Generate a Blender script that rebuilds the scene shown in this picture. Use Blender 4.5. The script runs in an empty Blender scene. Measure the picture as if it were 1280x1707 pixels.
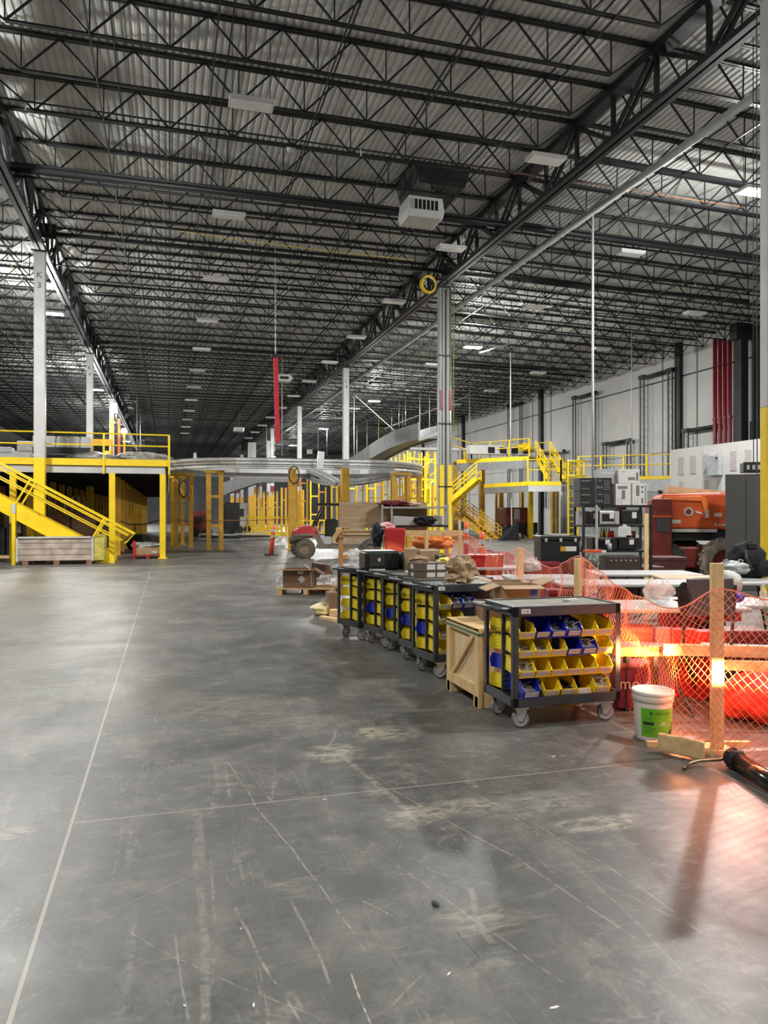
import bpy, bmesh, math, random
from mathutils import Vector, Matrix, noise
random.seed(7)
S = bpy.context.scene
COL = S.collection
PI = math.pi
# ------------------------------------------------------------------ camera
TH = math.radians(16.1); CT = math.cos(TH); ST = math.sin(TH); F = 1245.0; HZ = 856.0; CH = 1.6
cam_d = bpy.data.cameras.new('camera'); cam = bpy.data.objects.new('camera', cam_d); COL.objects.link(cam)
cam_d.sensor_fit = 'VERTICAL'; cam_d.sensor_height = 36.0; cam_d.lens = F / 1707 * 36.0
cam_d.clip_start = 0.05; cam_d.clip_end = 400
cam.location = (0, 0, CH); cam.rotation_euler = (math.radians(90.12), 0, -TH)
S.camera = cam
# ------------------------------------------------------------------ world, exposure
w = bpy.data.worlds.new('world'); S.world = w; w.use_nodes = True
w.node_tree.nodes['Background'].inputs[0].default_value = (0.5, 0.55, 0.6, 1)
w.node_tree.nodes['Background'].inputs[1].default_value = 0.05
S.view_settings.view_transform = 'Standard'; S.view_settings.look = 'None'
S.view_settings.gamma = 1.0; S.view_settings.use_curve_mapping = False
S.view_settings.exposure = 0.95
S.cycles.max_bounces = 6; S.cycles.diffuse_bounces = 3; S.cycles.glossy_bounces = 3
S.cycles.transparent_max_bounces = 12; S.cycles.sample_clamp_indirect = 4.0
LAMPZ = 10.05
LAMP_W = 1900.0        # each lit high bay
# ------------------------------------------------------------------ photograph pixel -> place
def W(px, py, d):
    r = (px - 640) * d / F
    return Vector((r * CT + d * ST, d * CT - r * ST, CH - (py - HZ) * d / F))
def FL(px, py):                       # a point of the floor
    return W(px, py, CH * F / (py - HZ))
def XatY(px, Y): return Y * math.tan(TH + math.atan((px - 640) / F))
def YatX(px, X): return X / math.tan(TH + math.atan((px - 640) / F))
def dep(X, Y): return X * ST + Y * CT
def Z(py, X, Y): return CH - (py - HZ) * dep(X, Y) / F
# ------------------------------------------------------------------ materials
MATS = {}
def mat(name, col, rough=0.5, metal=0.0, var=0.12, scale=6.0, emit=None, es=0.0, trans=0.0, alpha=1.0, bump=0.0, spec=0.5, dirt=None):
    if name in MATS: return MATS[name]
    m = bpy.data.materials.new(name); m.use_nodes = True; nt = m.node_tree; b = nt.nodes['Principled BSDF']
    c = (*col, 1)
    if var > 0:
        tc = nt.nodes.new('ShaderNodeTexCoord'); n = nt.nodes.new('ShaderNodeTexNoise'); n.inputs['Scale'].default_value = scale
        n.inputs['Detail'].default_value = 5; nt.links.new(tc.outputs['Object'], n.inputs['Vector'])
        r = nt.nodes.new('ShaderNodeValToRGB'); r.color_ramp.elements[0].position = 0.3; r.color_ramp.elements[1].position = 0.7
        d = dirt or tuple(max(0, x * (1 - var * 1.6)) for x in col)
        r.color_ramp.elements[0].color = (*d, 1); r.color_ramp.elements[1].color = (*[min(1, x * (1 + var * .5)) for x in col], 1)
        nt.links.new(n.outputs['Fac'], r.inputs['Fac']); nt.links.new(r.outputs['Color'], b.inputs['Base Color'])
        if bump > 0:
            bp = nt.nodes.new('ShaderNodeBump'); bp.inputs['Strength'].default_value = bump; bp.inputs['Distance'].default_value = 0.02
            nt.links.new(n.outputs['Fac'], bp.inputs['Height']); nt.links.new(bp.outputs['Normal'], b.inputs['Normal'])
    else: b.inputs['Base Color'].default_value = c
    b.inputs['Roughness'].default_value = rough; b.inputs['Metallic'].default_value = metal
    b.inputs['Specular IOR Level'].default_value = spec
    b.inputs['Transmission Weight'].default_value = trans; b.inputs['Alpha'].default_value = alpha
    if emit: b.inputs['Emission Color'].default_value = (*emit, 1); b.inputs['Emission Strength'].default_value = es
    MATS[name] = m; return m
def wood(name, a, b_, scale=3.0, stretch=(1, 1, 12)):
    m = bpy.data.materials.new(name); m.use_nodes = True; nt = m.node_tree; b = nt.nodes['Principled BSDF']
    tc = nt.nodes.new('ShaderNodeTexCoord'); mp = nt.nodes.new('ShaderNodeMapping'); mp.inputs['Scale'].default_value = stretch
    n = nt.nodes.new('ShaderNodeTexNoise'); n.inputs['Scale'].default_value = scale; n.inputs['Detail'].default_value = 6; n.inputs['Distortion'].default_value = .6
    r = nt.nodes.new('ShaderNodeValToRGB'); r.color_ramp.elements[0].position = .35; r.color_ramp.elements[1].position = .65
    r.color_ramp.elements[0].color = (*a, 1); r.color_ramp.elements[1].color = (*b_, 1)
    nt.links.new(tc.outputs['Object'], mp.inputs['Vector']); nt.links.new(mp.outputs['Vector'], n.inputs['Vector'])
    nt.links.new(n.outputs['Fac'], r.inputs['Fac']); nt.links.new(r.outputs['Color'], b.inputs['Base Color']); b.inputs['Roughness'].default_value = .65
    MATS[name] = m; return m
BLK = mat('black_steel', (0.014, 0.015, 0.017), 0.5, 0.0, .2, spec=.35)
DECK = mat('deck_paint', (0.52, 0.53, 0.51), 0.7, 0.0, .14, 1.2, spec=.15)
WHT = mat('white_paint', (0.50, 0.505, 0.49), 0.5, 0, .08, 2)
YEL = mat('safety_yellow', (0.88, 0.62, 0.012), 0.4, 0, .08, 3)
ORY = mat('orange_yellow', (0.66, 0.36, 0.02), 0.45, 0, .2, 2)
GRY = mat('light_grey_steel', (0.42, 0.43, 0.43), 0.4, 0.2, .1)
SLV = mat('brushed_aluminium', (0.55, 0.56, 0.56), 0.3, 0.75, .1)
RED = mat('red_pipe_paint', (0.21, 0.008, 0.02), 0.4, 0, .1)
SLATE = mat('slate_cart_paint', (0.048, 0.054, 0.062), 0.38, 0.1, .15)
LINER = mat('worn_tray_liner', (0.19, 0.18, 0.14), 0.6, 0, .3, 9)
BY = mat('yellow_bin_plastic', (0.92, 0.70, 0.02), 0.35, 0, .04)
BB = mat('blue_bin_plastic', (0.008, 0.022, 0.40), 0.3, 0, .05)
LAB = mat('white_label', (0.62, 0.61, 0.58), 0.5, 0, .04)
INK = mat('dark_ink', (0.02, 0.02, 0.03), 0.6, 0, 0)
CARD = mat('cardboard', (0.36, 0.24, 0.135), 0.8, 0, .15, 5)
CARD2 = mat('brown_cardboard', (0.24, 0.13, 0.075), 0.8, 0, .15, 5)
RUB = mat('grey_rubber', (0.20, 0.20, 0.20), 0.6, 0, .15)
RUBB = mat('black_rubber', (0.02, 0.02, 0.02), 0.7, 0, .2)
ZN = mat('zinc', (0.62, 0.62, 0.60), 0.3, 0.6, .1)
BKP = mat('black_plastic', (0.007, 0.007, 0.008), 0.35, 0, .1)
NET = mat('orange_net_plastic', (0.92, 0.20, 0.075), 0.45, 0, .08)
ORG = mat('machine_orange', (0.60, 0.085, 0.016), 0.35, 0, .1)
ORD = mat('dark_red_paint', (0.20, 0.018, 0.014), 0.45, 0, .2)
REDP = mat('red_plastic', (0.46, 0.018, 0.016), 0.4, 0, .1)
TBL = mat('white_table_plastic', (0.40, 0.40, 0.385), 0.5, 0, .06)
BAG = mat('clear_bag_film', (0.80, 0.80, 0.78), 0.2, 0, .1, 9, alpha=.38)
FABB = mat('black_fabric', (0.007, 0.007, 0.009), 0.9, 0, .3, 20)
BOX = mat('black_carton', (0.011, 0.011, 0.012), 0.5, 0, .1)
DARKW = mat('dark_grey_panel', (0.052, 0.055, 0.058), 0.5, 0, .06)
PINE = wood('pine_lumber', (0.62, 0.40, 0.17), (0.76, 0.55, 0.28), 3, (8, 8, 1))
PINEX = wood('pine_board', (0.60, 0.38, 0.16), (0.76, 0.55, 0.29), 3, (1, 8, 8))
PLY = wood('plywood', (0.40, 0.27, 0.16), (0.55, 0.40, 0.25), 2, (1, 6, 6))
MAROON = mat('maroon_plastic', (0.22, 0.012, 0.02), 0.4, 0, .2)
# ------------------------------------------------------------------ mesh builder
class MB:
    def __init__(s): s.v = []; s.f = []
    def add(s, vs, fs):
        o = len(s.v); s.v += [tuple(x) for x in vs]; s.f += [tuple(i + o for i in f) for f in fs]; return s
    def box(s, c, d, rz=0, M=None):
        x, y, z = [k / 2 for k in d]
        vs = [Vector((a * x, b * y, e * z)) for e in (-1, 1) for a, b in ((-1, -1), (1, -1), (1, 1), (-1, 1))]
        R = M or Matrix.Rotation(rz, 3, 'Z')
        return s.add([R @ p + Vector(c) for p in vs], [(3, 2, 1, 0), (4, 5, 6, 7), (0, 1, 5, 4), (1, 2, 6, 5), (2, 3, 7, 6), (3, 0, 4, 7)])
    def b2(s, a, b): return s.box([(i + j) / 2 for i, j in zip(a, b)], [abs(j - i) for i, j in zip(a, b)])
    def bar(s, p, q, wd, ht=None, up=(0, 0, 1)):
        p, q = Vector(p), Vector(q); d = q - p; L = d.length
        if L < 1e-6: return s
        d.normalize(); u = Vector(up)
        if abs(d.dot(u)) > .98: u = Vector((0, 1, 0))
        x = d.cross(u).normalized(); z = x.cross(d)
        return s.box((p + q) / 2, (wd, L, ht or wd), M=Matrix((x, d, z)).transposed())
    def tube(s, pts, r, n=8, cap=True, closed=False):
        pts = [Vector(p) for p in pts]; m = len(pts); o = len(s.v); fs = []; px = None
        rr = r if isinstance(r, (list, tuple)) else [r] * m
        for i, p in enumerate(pts):
            if closed: t = pts[(i + 1) % m] - pts[i - 1]
            else: t = pts[min(i + 1, m - 1)] - pts[max(i - 1, 0)]
            t.normalize()
            if px is None:
                a = Vector((0, 0, 1)) if abs(t.z) < .9 else Vector((1, 0, 0)); px = t.cross(a).normalized()
            else: px = (px - t * px.dot(t)).normalized()
            py = t.cross(px)
            for k in range(n):
                a = 2 * PI * k / n; s.v.append(tuple(p + (px * math.cos(a) + py * math.sin(a)) * rr[i]))
        for i in range(m if closed else m - 1):
            j = (i + 1) % m
            for k in range(n):
                k2 = (k + 1) % n; fs.append((o + i * n + k, o + i * n + k2, o + j * n + k2, o + j * n + k))
        s.f += fs
        if cap and not closed:
            s.f.append(tuple(o + k for k in reversed(range(n)))); s.f.append(tuple(o + (m - 1) * n + k for k in range(n)))
        return s
    def lathe(s, prof, n=24, c=(0, 0, 0), axis='Z'):
        o = len(s.v); c = Vector(c)
        for (r, z) in prof:
            for k in range(n):
                a = 2 * PI * k / n; x, y = r * math.cos(a), r * math.sin(a)
                v = Vector((x, y, z)) if axis == 'Z' else (Vector((z, x, y)) if axis == 'X' else Vector((x, z, y)))
                s.v.append(tuple(c + v))
        for i in range(len(prof) - 1):
            for k in range(n):
                k2 = (k + 1) % n; s.f.append((o + i * n + k, o + i * n + k2, o + (i + 1) * n + k2, o + (i + 1) * n + k))
        return s
    def prism(s, poly, a, b, axis='Y'):      # poly in the other two axes, extruded from a to b
        n = len(poly)
        def P(u, v, t): return (u, t, v) if axis == 'Y' else ((t, u, v) if axis == 'X' else (u, v, t))
        vs = [P(u, v, a) for u, v in poly] + [P(u, v, b) for u, v in poly]
        return s.add(vs, [tuple(reversed(range(n))), tuple(range(n, 2 * n))] + [(i, (i + 1) % n, n + (i + 1) % n, n + i) for i in range(n)])
    def sweep(s, path, prof, closed=False):  # prof: closed loop of (offset right, up)
        pts = [Vector(p) for p in path]; m = len(pts); n = len(prof); o = len(s.v)
        for i, p in enumerate(pts):
            t = (pts[(i + 1) % m] - pts[i - 1]) if closed else pts[min(i + 1, m - 1)] - pts[max(i - 1, 0)]
            r = Vector((t.y, -t.x, 0)).normalized()
            for a, b in prof: s.v.append(tuple(p + r * a + Vector((0, 0, b))))
        for i in range(m if closed else m - 1):
            j = (i + 1) % m
            for k in range(n):
                k2 = (k + 1) % n; s.f.append((o + i * n + k, o + i * n + k2, o + j * n + k2, o + j * n + k))
        if not closed:
            s.f.append(tuple(o + k for k in range(n))); s.f.append(tuple(o + (m - 1) * n + k for k in reversed(range(n))))
        return s
    def blob(s, c, size, seed=0, sub=3, amp=.25, freq=1.6, flat=None):
        bm = bmesh.new(); bmesh.ops.create_icosphere(bm, subdivisions=sub, radius=1)
        c = Vector(c); vs = []
        for v in bm.verts:
            p = v.co.copy(); k = 1 + amp * noise.noise(p * freq + Vector((seed * 7.3, seed, 0))) + amp * .4 * noise.noise(p * freq * 3 + Vector((seed, 0, 5)))
            p = p * k
            q = Vector((p.x * size[0] / 2, p.y * size[1] / 2, p.z * size[2] / 2))
            q.z = max(q.z, -size[2] / 2 * .92)
            vs.append(q + c)
        fs = [tuple(v.index for v in f.verts) for f in bm.faces]; bm.free()
        return s.add(vs, fs)
    def mesh(s, name, m, smooth=False):
        me = bpy.data.meshes.new(name); me.from_pydata(s.v, [], s.f); me.materials.append(m)
        if smooth: me.shade_smooth()
        me.update(); return me
    def build(s, name, m, parent=None, smooth=False, bevel=0, loc=None, rz=None):
        o = bpy.data.objects.new(name, s.mesh(name, m, smooth)); COL.objects.link(o)
        if parent: o.parent = parent
        if loc is not None: o.location = loc
        if rz is not None: o.rotation_euler = (0, 0, rz)
        if bevel:
            b = o.modifiers.new('bevel', 'BEVEL'); b.width = bevel; b.segments = 2; b.limit_method = 'ANGLE'
        return o
def tag(o, label, cat, group=None, kind=None):
    if label: o['label'] = label
    if cat: o['category'] = cat
    if group: o['group'] = group
    if kind: o['kind'] = kind
    return o
def thing(name, label, cat, loc=(0, 0, 0), rz=0, group=None):
    o = bpy.data.objects.new(name, None); COL.objects.link(o); o.empty_display_size = .1
    o.location = loc; o.rotation_euler = (0, 0, rz); return tag(o, label, cat, group)
def st(o): o['kind'] = 'structure'; return o
KIDS = {}
def dup(o, loc=None, rz=None, label=None, group=None, parent=None, scale=None):
    c = o.copy(); COL.objects.link(c)
    if parent: c.parent = parent
    if loc is not None: c.location = loc
    if rz is not None: c.rotation_euler = (0, 0, rz)
    if label: c['label'] = label
    if group: c['group'] = group
    if scale: c.scale = scale
    if o.name not in KIDS: KIDS[o.name] = [x for x in o.children]
    for ch in KIDS[o.name]: dup(ch, parent=c)
    return c
def text(body, parent, loc, size, m, rot=(PI / 2, 0, 0), name='lettering', ext=.001):
    cu = bpy.data.curves.new(name, 'FONT'); cu.body = body; cu.size = size; cu.extrude = ext; cu.align_x = 'CENTER'; cu.align_y = 'CENTER'
    cu.materials.append(m); tmp = bpy.data.objects.new(name, cu); me = bpy.data.meshes.new_from_object(tmp); bpy.data.objects.remove(tmp); o = bpy.data.objects.new(name, me); COL.objects.link(o); o.parent = parent; o.location = loc; o.rotation_euler = rot; return o

# ================================================================== LIGHT (fixtures are built further down at these places)
KX, LX, MX = -4.1, 10.15, 24.4
BY0, BAY = 10.6, 16.4
LIT = [(14.9, 16.2), (14.9, 35.3), (14.9, 54.3), (14.9, 73.4), (-4.75, 18.6), (-4.75, 34.3), (-4.75, 54.6), (-4.75, 73.6), (14.9, 92.5), (14.9, 111.6), (-4.75, 92.6), (-4.75, 111.6)]
LIT_BACK = [(14.9, -3), (-4.75, -1), (8.95, 4.0)]
def lamp_light(x, y, z, wt, r=.22, col=(1.0, .985, .955)):
    l = bpy.data.lights.new('high_bay_bulb', 'POINT'); l.energy = wt; l.color = col; l.shadow_soft_size = r
    o = bpy.data.objects.new('high_bay_bulb', l); COL.objects.link(o); o.location = (x, y, z); return o
def panel_light(x, y, z, wt, col=(1.0, .985, .955)):
    l = bpy.data.lights.new('high_bay_panel', 'AREA'); l.energy = wt; l.color = col; l.shape = 'RECTANGLE'; l.size = .86; l.size_y = .36
    o = bpy.data.objects.new('high_bay_panel', l); COL.objects.link(o); o.location = (x, y, z); return o
def bay(x, y, k):
    if x < 0: x -= .35
    lamp_light(x, y, LAMPZ - (.3 if x < 0 else .14), LAMP_W * .40 * k, .14); panel_light(x, y, LAMPZ - .02, LAMP_W * .50 * k)
for (x, y) in LIT: bay(x, y, .8 if x < 0 else 1)
for (x, y) in LIT_BACK: bay(x, y, .50 if x == 8.95 else .42)
# ================================================================== STRUCTURE
ROOFZ = 11.75; DROP = .42
XL, XR, YB, YF = -33.0, 28.2, -12.0, 132.0
# --- floor material
fm = bpy.data.materials.new('polished_concrete'); fm.use_nodes = True; nt = fm.node_tree; pb = nt.nodes['Principled BSDF']
N = nt.nodes.new; LK = nt.links.new
tc = N('ShaderNodeTexCoord'); sep = N('ShaderNodeSeparateXYZ'); LK(tc.outputs['Object'], sep.inputs[0])
def noi(scale, detail=4, sc=(1, 1, 1), rot=0, dist=0, rough=.5, off=0):
    mp = N('ShaderNodeMapping'); mp.inputs['Scale'].default_value = sc; mp.inputs['Rotation'].default_value = (0, 0, rot); mp.inputs['Location'].default_value = (off, off, 0)
    n = N('ShaderNodeTexNoise'); n.inputs['Scale'].default_value = scale; n.inputs['Detail'].default_value = detail; n.inputs['Distortion'].default_value = dist; n.inputs['Roughness'].default_value = rough
    LK(tc.outputs['Object'], mp.inputs['Vector']); LK(mp.outputs['Vector'], n.inputs['Vector']); return n.outputs['Fac']
def ma(op, a, b=None, c=None):
    n = N('ShaderNodeMath'); n.operation = op
    for i, x in enumerate((a, b, c)):
        if x is None: continue
        if isinstance(x, (int, float)): n.inputs[i].default_value = x
        else: LK(x, n.inputs[i])
    return n.outputs[0]
def sm(x, lo, hi, a=0.0, b=1.0):
    n = N('ShaderNodeMapRange'); n.interpolation_type = 'SMOOTHSTEP'
    for k, v in (('From Min', lo), ('From Max', hi), ('To Min', a), ('To Max', b)): n.inputs[k].default_value = v
    LK(x, n.inputs['Value']); return n.outputs[0]
def mix(f, a, b):
    n = N('ShaderNodeMix'); n.data_type = 'RGBA'
    if isinstance(f, (int, float)): n.inputs[0].default_value = f
    else: LK(f, n.inputs[0])
    for i, x in ((6, a), (7, b)):
        if isinstance(x, tuple): n.inputs[i].default_value = (*x, 1)
        else: LK(x, n.inputs[i])
    return n.outputs[2]
col = mix(sm(noi(.45, 5, dist=.4), .32, .68), (0.072, 0.073, 0.069), (0.122, 0.122, 0.114))
col = mix(ma('MULTIPLY', sm(noi(2.0, 10, (1, .7, 1), .5, .3, .72), .44, .70), .75), col, (0.19, 0.186, 0.165))
col = mix(ma('MULTIPLY', sm(noi(7, 10, (.6, 1.4, 1), -.45, .5, .75, 4), .50, .74), .75), col, (0.25, 0.24, 0.205))
col = mix(ma('MULTIPLY', sm(noi(1.1, 10, (1, 1, 1), 0, .3, .72, 9), .46, .76), .65), col, (0.033, 0.034, 0.034))
col = mix(ma('MULTIPLY', sm(noi(13, 6, (1, 1, 1), 0, .5, .7, 17), .52, .75), .45), col, (0.03, 0.03, 0.03))
col = mix(ma('MULTIPLY', sm(noi(60, 2, (1, 1, 1)), .45, .75), .25), col, (0.05, 0.05, 0.05))
def scratch(scale, sc, rot, wd, amt, off, gate, c=(0.32, 0.31, 0.27)):
    n = noi(scale, 1.5, sc, rot, .2, .5, off); a = ma('ABSOLUTE', ma('SUBTRACT', n, .5))
    g = ma('MULTIPLY', sm(noi(1.1, 3, off=off + 3), gate, gate + .12), sm(noi(25, 3, off=off), .4, .65))
    global col
    col = mix(ma('MULTIPLY', ma('MULTIPLY', sm(a, 0, wd, 1, 0), g), amt), col, c)
scratch(2.2, (1, .06, 1), .45, .005, .45, 2, .45)
scratch(2.5, (1, .05, 1), -.10, .004, .35, 11, .48)
scratch(1.9, (1, .06, 1), .95, .004, .45, 23, .45)
scratch(5.5, (1, .10, 1), .75, .012, .35, 53, .46)
scratch(7.0, (1, .35, 1), .3, .02, .30, 31, .5)
scratch(3.0, (1, .10, 1), .6, .010, .4, 41, .50, (0.06, 0.06, 0.062))
WOB = noi(1.6, 2, off=70)
def seg(pts, wd, amt, c=(0.33, 0.315, 0.27), gt=None):
    global col
    P_ = [FL(x, y + 1000) for x, y in pts]
    gn = sm(noi(18, 3, off=len(pts) + wd * 999), .34, .6)
    for p, q in zip(P_, P_[1:]):
        dx, dy = q.x - p.x, q.y - p.y; L = math.hypot(dx, dy); dx /= L; dy /= L
        X = ma('SUBTRACT', sep.outputs[0], p.x); Y = ma('SUBTRACT', sep.outputs[1], p.y)
        u = ma('ADD', ma('MULTIPLY', X, dx), ma('MULTIPLY', Y, dy)); v = ma('ADD', ma('MULTIPLY', X, -dy), ma('MULTIPLY', Y, dx))
        v = ma('ABSOLUTE', ma('ADD', v, ma('MULTIPLY', ma('SUBTRACT', WOB, .5), .06)))
        m_ = ma('MULTIPLY', sm(v, wd * .4, wd, 1, 0), ma('MULTIPLY', sm(u, -.01, .03), sm(u, L - .03, L + .01, 1, 0)))
        col = mix(ma('MULTIPLY', ma('MULTIPLY', m_, gn), amt), col, c)
seg([(395, 510), (430, 590), (500, 702)], .007, .6); seg([(290, 555), (315, 700)], .006, .5)
seg([(338, 475), (345, 706)], .022, .30); seg([(328, 350), (334, 450)], .035, .28); seg([(485, 495), (552, 645)], .008, .5)
seg([(380, 270), (430, 345), (530, 470), (605, 585)], .006, .6); seg([(584, 620), (617, 706)], .004, .9, (.55, .5, .4)); seg([(600, 500), (655, 530)], .005, .8)
seg([(650, 315), (860, 430), (1060, 565)], .006, .5); seg([(790, 320), (1010, 440), (1180, 560)], .005, .5)
seg([(720, 605), (640, 690)], .005, .5); seg([(180, 537), (270, 585), (430, 655), (540, 700)], .004, .45); seg([(170, 525), (330, 450)], .005, .4)
seg([(560, 215), (532, 270)], .010, .4); seg([(560, 250), (620, 300), (700, 372)], .03, .35); seg([(660, 440), (830, 560), (940, 640)], .007, .4)
seg([(1000, 470), (1270, 600)], .005, .4); seg([(780, 470), (800, 540), (830, 590)], .02, .35)
seg([(850, 390), (930, 470)], .02, .4, (.06, .06, .06)); seg([(960, 540), (1050, 600)], .018, .45, (.06, .06, .06)); seg([(760, 550), (800, 600)], .006, .6, (.03, .03, .03))
# dusty tan smears right of the middle
FN = noi(16, 8, (.5, 1.3, 1), -.5, .8, .75, 5)
def spot(cx, cy, rx, ry, amt, c, sc=6):
    global col
    d = ma('ADD', ma('POWER', ma('DIVIDE', ma('SUBTRACT', sep.outputs[0], cx), rx), 2), ma('POWER', ma('DIVIDE', ma('SUBTRACT', sep.outputs[1], cy), ry), 2))
    m_ = ma('MULTIPLY', ma('MULTIPLY', sm(ma('ADD', d, ma('MULTIPLY', noi(sc, 6, off=cx), 1.6)), .8, 1.9, 1, 0), sm(FN, .40, .62)), amt); col = mix(m_, col, c)
for (px, py, rx, ry, am) in ((558, 1255, .22, .22, .9), (640, 1222, .28, .25, .8), (1000, 1372, .35, .12, .8), (690, 1362, .2, .16, .8), (900, 1340, .5, .2, .4), (480, 1200, .4, .3, .4), (760, 1345, .3, .15, .5), (380, 1180, .6, .5, .35), (800, 1530, .22, .16, .5)):
    p = FL(px, py); spot(round(p.x, 2), round(p.y, 2), rx, ry, am, (0.34, 0.31, 0.23), 7)
p = FL(28, 1387); spot(p.x, p.y, .10, .08, .9, (0.36, 0.35, 0.31), 3)
def line(axis, pos, wd, amt, c=(0.30, 0.29, 0.24), gate=None):
    global col
    a = ma('ABSOLUTE', ma('SUBTRACT', sep.outputs[axis], pos)); m_ = ma('MULTIPLY', sm(a, wd * .6, wd, 1, 0), amt)
    if gate: m_ = ma('MULTIPLY', m_, sm(sep.outputs[1 - axis], gate - .05, gate + .05))
    col = mix(m_, col, c)
line(0, -.48, .016, .45, (0.07, 0.07, 0.07)); line(0, -.48, .010, .9)
line(0, 3.27, .008, .7); line(1, 4.16, .012, .35, (0.07, 0.07, 0.07)); line(1, 4.16, .006, .85, gate=-.48); line(1, 4.16, .006, .25)
line(1, 7.75, .008, .45); line(1, 11.4, .01, .4); line(1, 15.0, .01, .3); line(0, 7.0, .01, .5); line(0, -4.2, .01, .4); line(1, 18.7, .01, .3)
LK(col, pb.inputs['Base Color'])
LK(sm(noi(.8, 8, dist=.3, rough=.65), .3, .7, .34, .48), pb.inputs['Roughness'])
bmp = N('ShaderNodeBump'); bmp.inputs['Strength'].default_value = .22; bmp.inputs['Distance'].default_value = .01
LK(noi(5, 8, dist=.3, rough=.65), bmp.inputs['Height']); LK(bmp.outputs['Normal'], pb.inputs['Normal'])
pb.inputs['Specular IOR Level'].default_value = .42
st(MB().b2((XL, YB, -.2), (XR, YF, 0)).build('floor', fm))
# --- corrugated roof deck, ribs running away from the camera
def deck(x0, x1, z0, z1, name):
    b = MB(); PT = .17; n = int((x1 - x0) / PT); vs = []; fs = []
    for i in range(n):
        x = x0 + i * PT
        for dx, dz in ((0, 0), (.07, 0), (.095, .03), (.145, .03)):
            X = x + dx; vs.append((X, z0 + (z1 - z0) * (X - x0) / (x1 - x0) + dz))
    vs.append((x1, z1)); m = len(vs)
    b.add([(a, YB, c) for a, c in vs] + [(a, YF, c) for a, c in vs], [(i, i + 1, m + i + 1, m + i) for i in range(m - 1)])
    return st(b.build(name, DECK))
deck(XL, LX, ROOFZ, ROOFZ, 'ceiling'); deck(LX, XR + .2, ROOFZ, ROOFZ - DROP, 'ceiling')
st(MB().b2((XL, YB, 12.0), (XR + .3, YF, 12.2)).build('ceiling', BLK))
# --- walls
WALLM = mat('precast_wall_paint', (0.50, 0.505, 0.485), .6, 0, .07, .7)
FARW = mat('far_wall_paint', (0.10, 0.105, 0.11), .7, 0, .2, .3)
wr = st(MB().b2((XR, YB, 0), (XR + .3, YF, 12)).build('wall_right', WALLM))
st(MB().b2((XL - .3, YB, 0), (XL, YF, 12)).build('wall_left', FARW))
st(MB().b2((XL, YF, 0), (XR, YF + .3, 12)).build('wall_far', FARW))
st(MB().b2((XL, YB - .3, 0), (XR, YB, 12)).build('wall_back', WALLM))
SEAM = mat('seam_grey', (0.16, 0.165, 0.165), .7, 0, .1)
sb = MB(); sb.b2((XR - .02, 20, 9.42), (XR, YF, 9.50)); st(sb.build('trim_1', BLK))
n_tr = 2
for px in (1132, 902, 772, 705):
    y = YatX(px, XR - .1); st(MB().b2((XR - .25, y - .22, 0), (XR, y + .22, 11.4)).build('trim_%d' % n_tr, BLK)); n_tr += 1
    for dy in (-1.4, 1.6): st(MB().b2((XR - .03, y + dy - .04, 0), (XR, y + dy + .04, 11.4)).build('trim_%d' % n_tr, SEAM)); n_tr += 1
for zz in (5.2, 3.4): st(MB().b2((XR - .02, 20, zz), (XR, YF, zz + .04)).build('trim_%d' % n_tr, SEAM)); n_tr += 1

# --- columns
def column(X, Y, lab, body, letters=None, top=10.25, ybot=3.45, base_m=None, band=False):
    c = thing('building_column', lab, 'column', (X, Y, 0))
    MB().b2((-.17, -.17, ybot), (.17, .17, top)).build('shaft', body, c, bevel=.015)
    MB().b2((-.172, -.172, 0), (.172, .172, ybot)).build('painted_base', base_m or YEL, c, bevel=.015)
    MB().b2((-.24, -.24, 0), (.24, .24, .03)).build('base_plate', BLK, c)
    MB().b2((-.24, -.24, top), (.24, .24, top + .05)).build('cap_plate', BLK, c)
    if band: MB().b2((-.174, -.174, ybot + .35), (.174, .174, ybot + .95)).build('red_band', RED, c)
    if letters:
        for i, ch in enumerate(letters): text(ch, c, (0, -.176, top - .78 - i * .34), .28, INK, (PI / 2, 0, 0), 'stencil_letter')
    return c
Yb = lambda n: BY0 + BAY * n
column(KX, Yb(1), 'white steel column stencilled K 3 beside the yellow stairs', WHT, 'K3')
column(KX, Yb(2), 'second white column beyond K 3, red band above the mezzanine rail', WHT, 'K4', band=True)
column(KX, Yb(3), 'third white column of the left line, behind the bright mast lift', WHT)
l2 = column(LX, Yb(0), 'nearest white column at the right edge, stencilled L 2', WHT, top=10.6)
for i, ch in enumerate('L2'): text(ch, l2, (-.02, -.176, 8.62 - i * .30), .26, INK, (PI / 2, 0, 0), 'stencil_letter')
column(LX, Yb(2), 'white column stencilled L 4 rising behind the oval conveyor', WHT, 'L4')
column(LX, Yb(3), 'white column next beyond L 4 left of it', WHT, band=True)
column(LX, Yb(4), 'small distant white column, second beyond L 4', WHT, band=True)
column(LX, Yb(5), 'smallest distant white column of the right line', WHT, band=True)
c3 = column(LX, Yb(1), 'column wrapped in white vertical pipes and channels in the middle right', GRY)
for dx, r in ((-.20, .06), (-.07, .05), (.10, .06), (.22, .045)):
    q = MB().tube([(dx, -.25, 0.1), (dx, -.25, 10.2)], r, 10).build('vertical_pipe', WHT if r > .045 else SLV, c3, True)
for zz in (2.6, 5.0, 7.6): MB().b2((-.27, -.33, zz), (.28, -.18, zz + .05)).build('strap', BLK, c3)
for dx in (-.17, .20): MB().b2((dx - .07, -.325, 5.55), (dx + .07, -.30, 6.3)).build('red_marker', RED, c3)
for dx in (-.16, .16): MB().b2((dx - .08, -.322, .1), (dx + .08, -.30, 3.45)).build('yellow_guard', YEL, c3)
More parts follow.
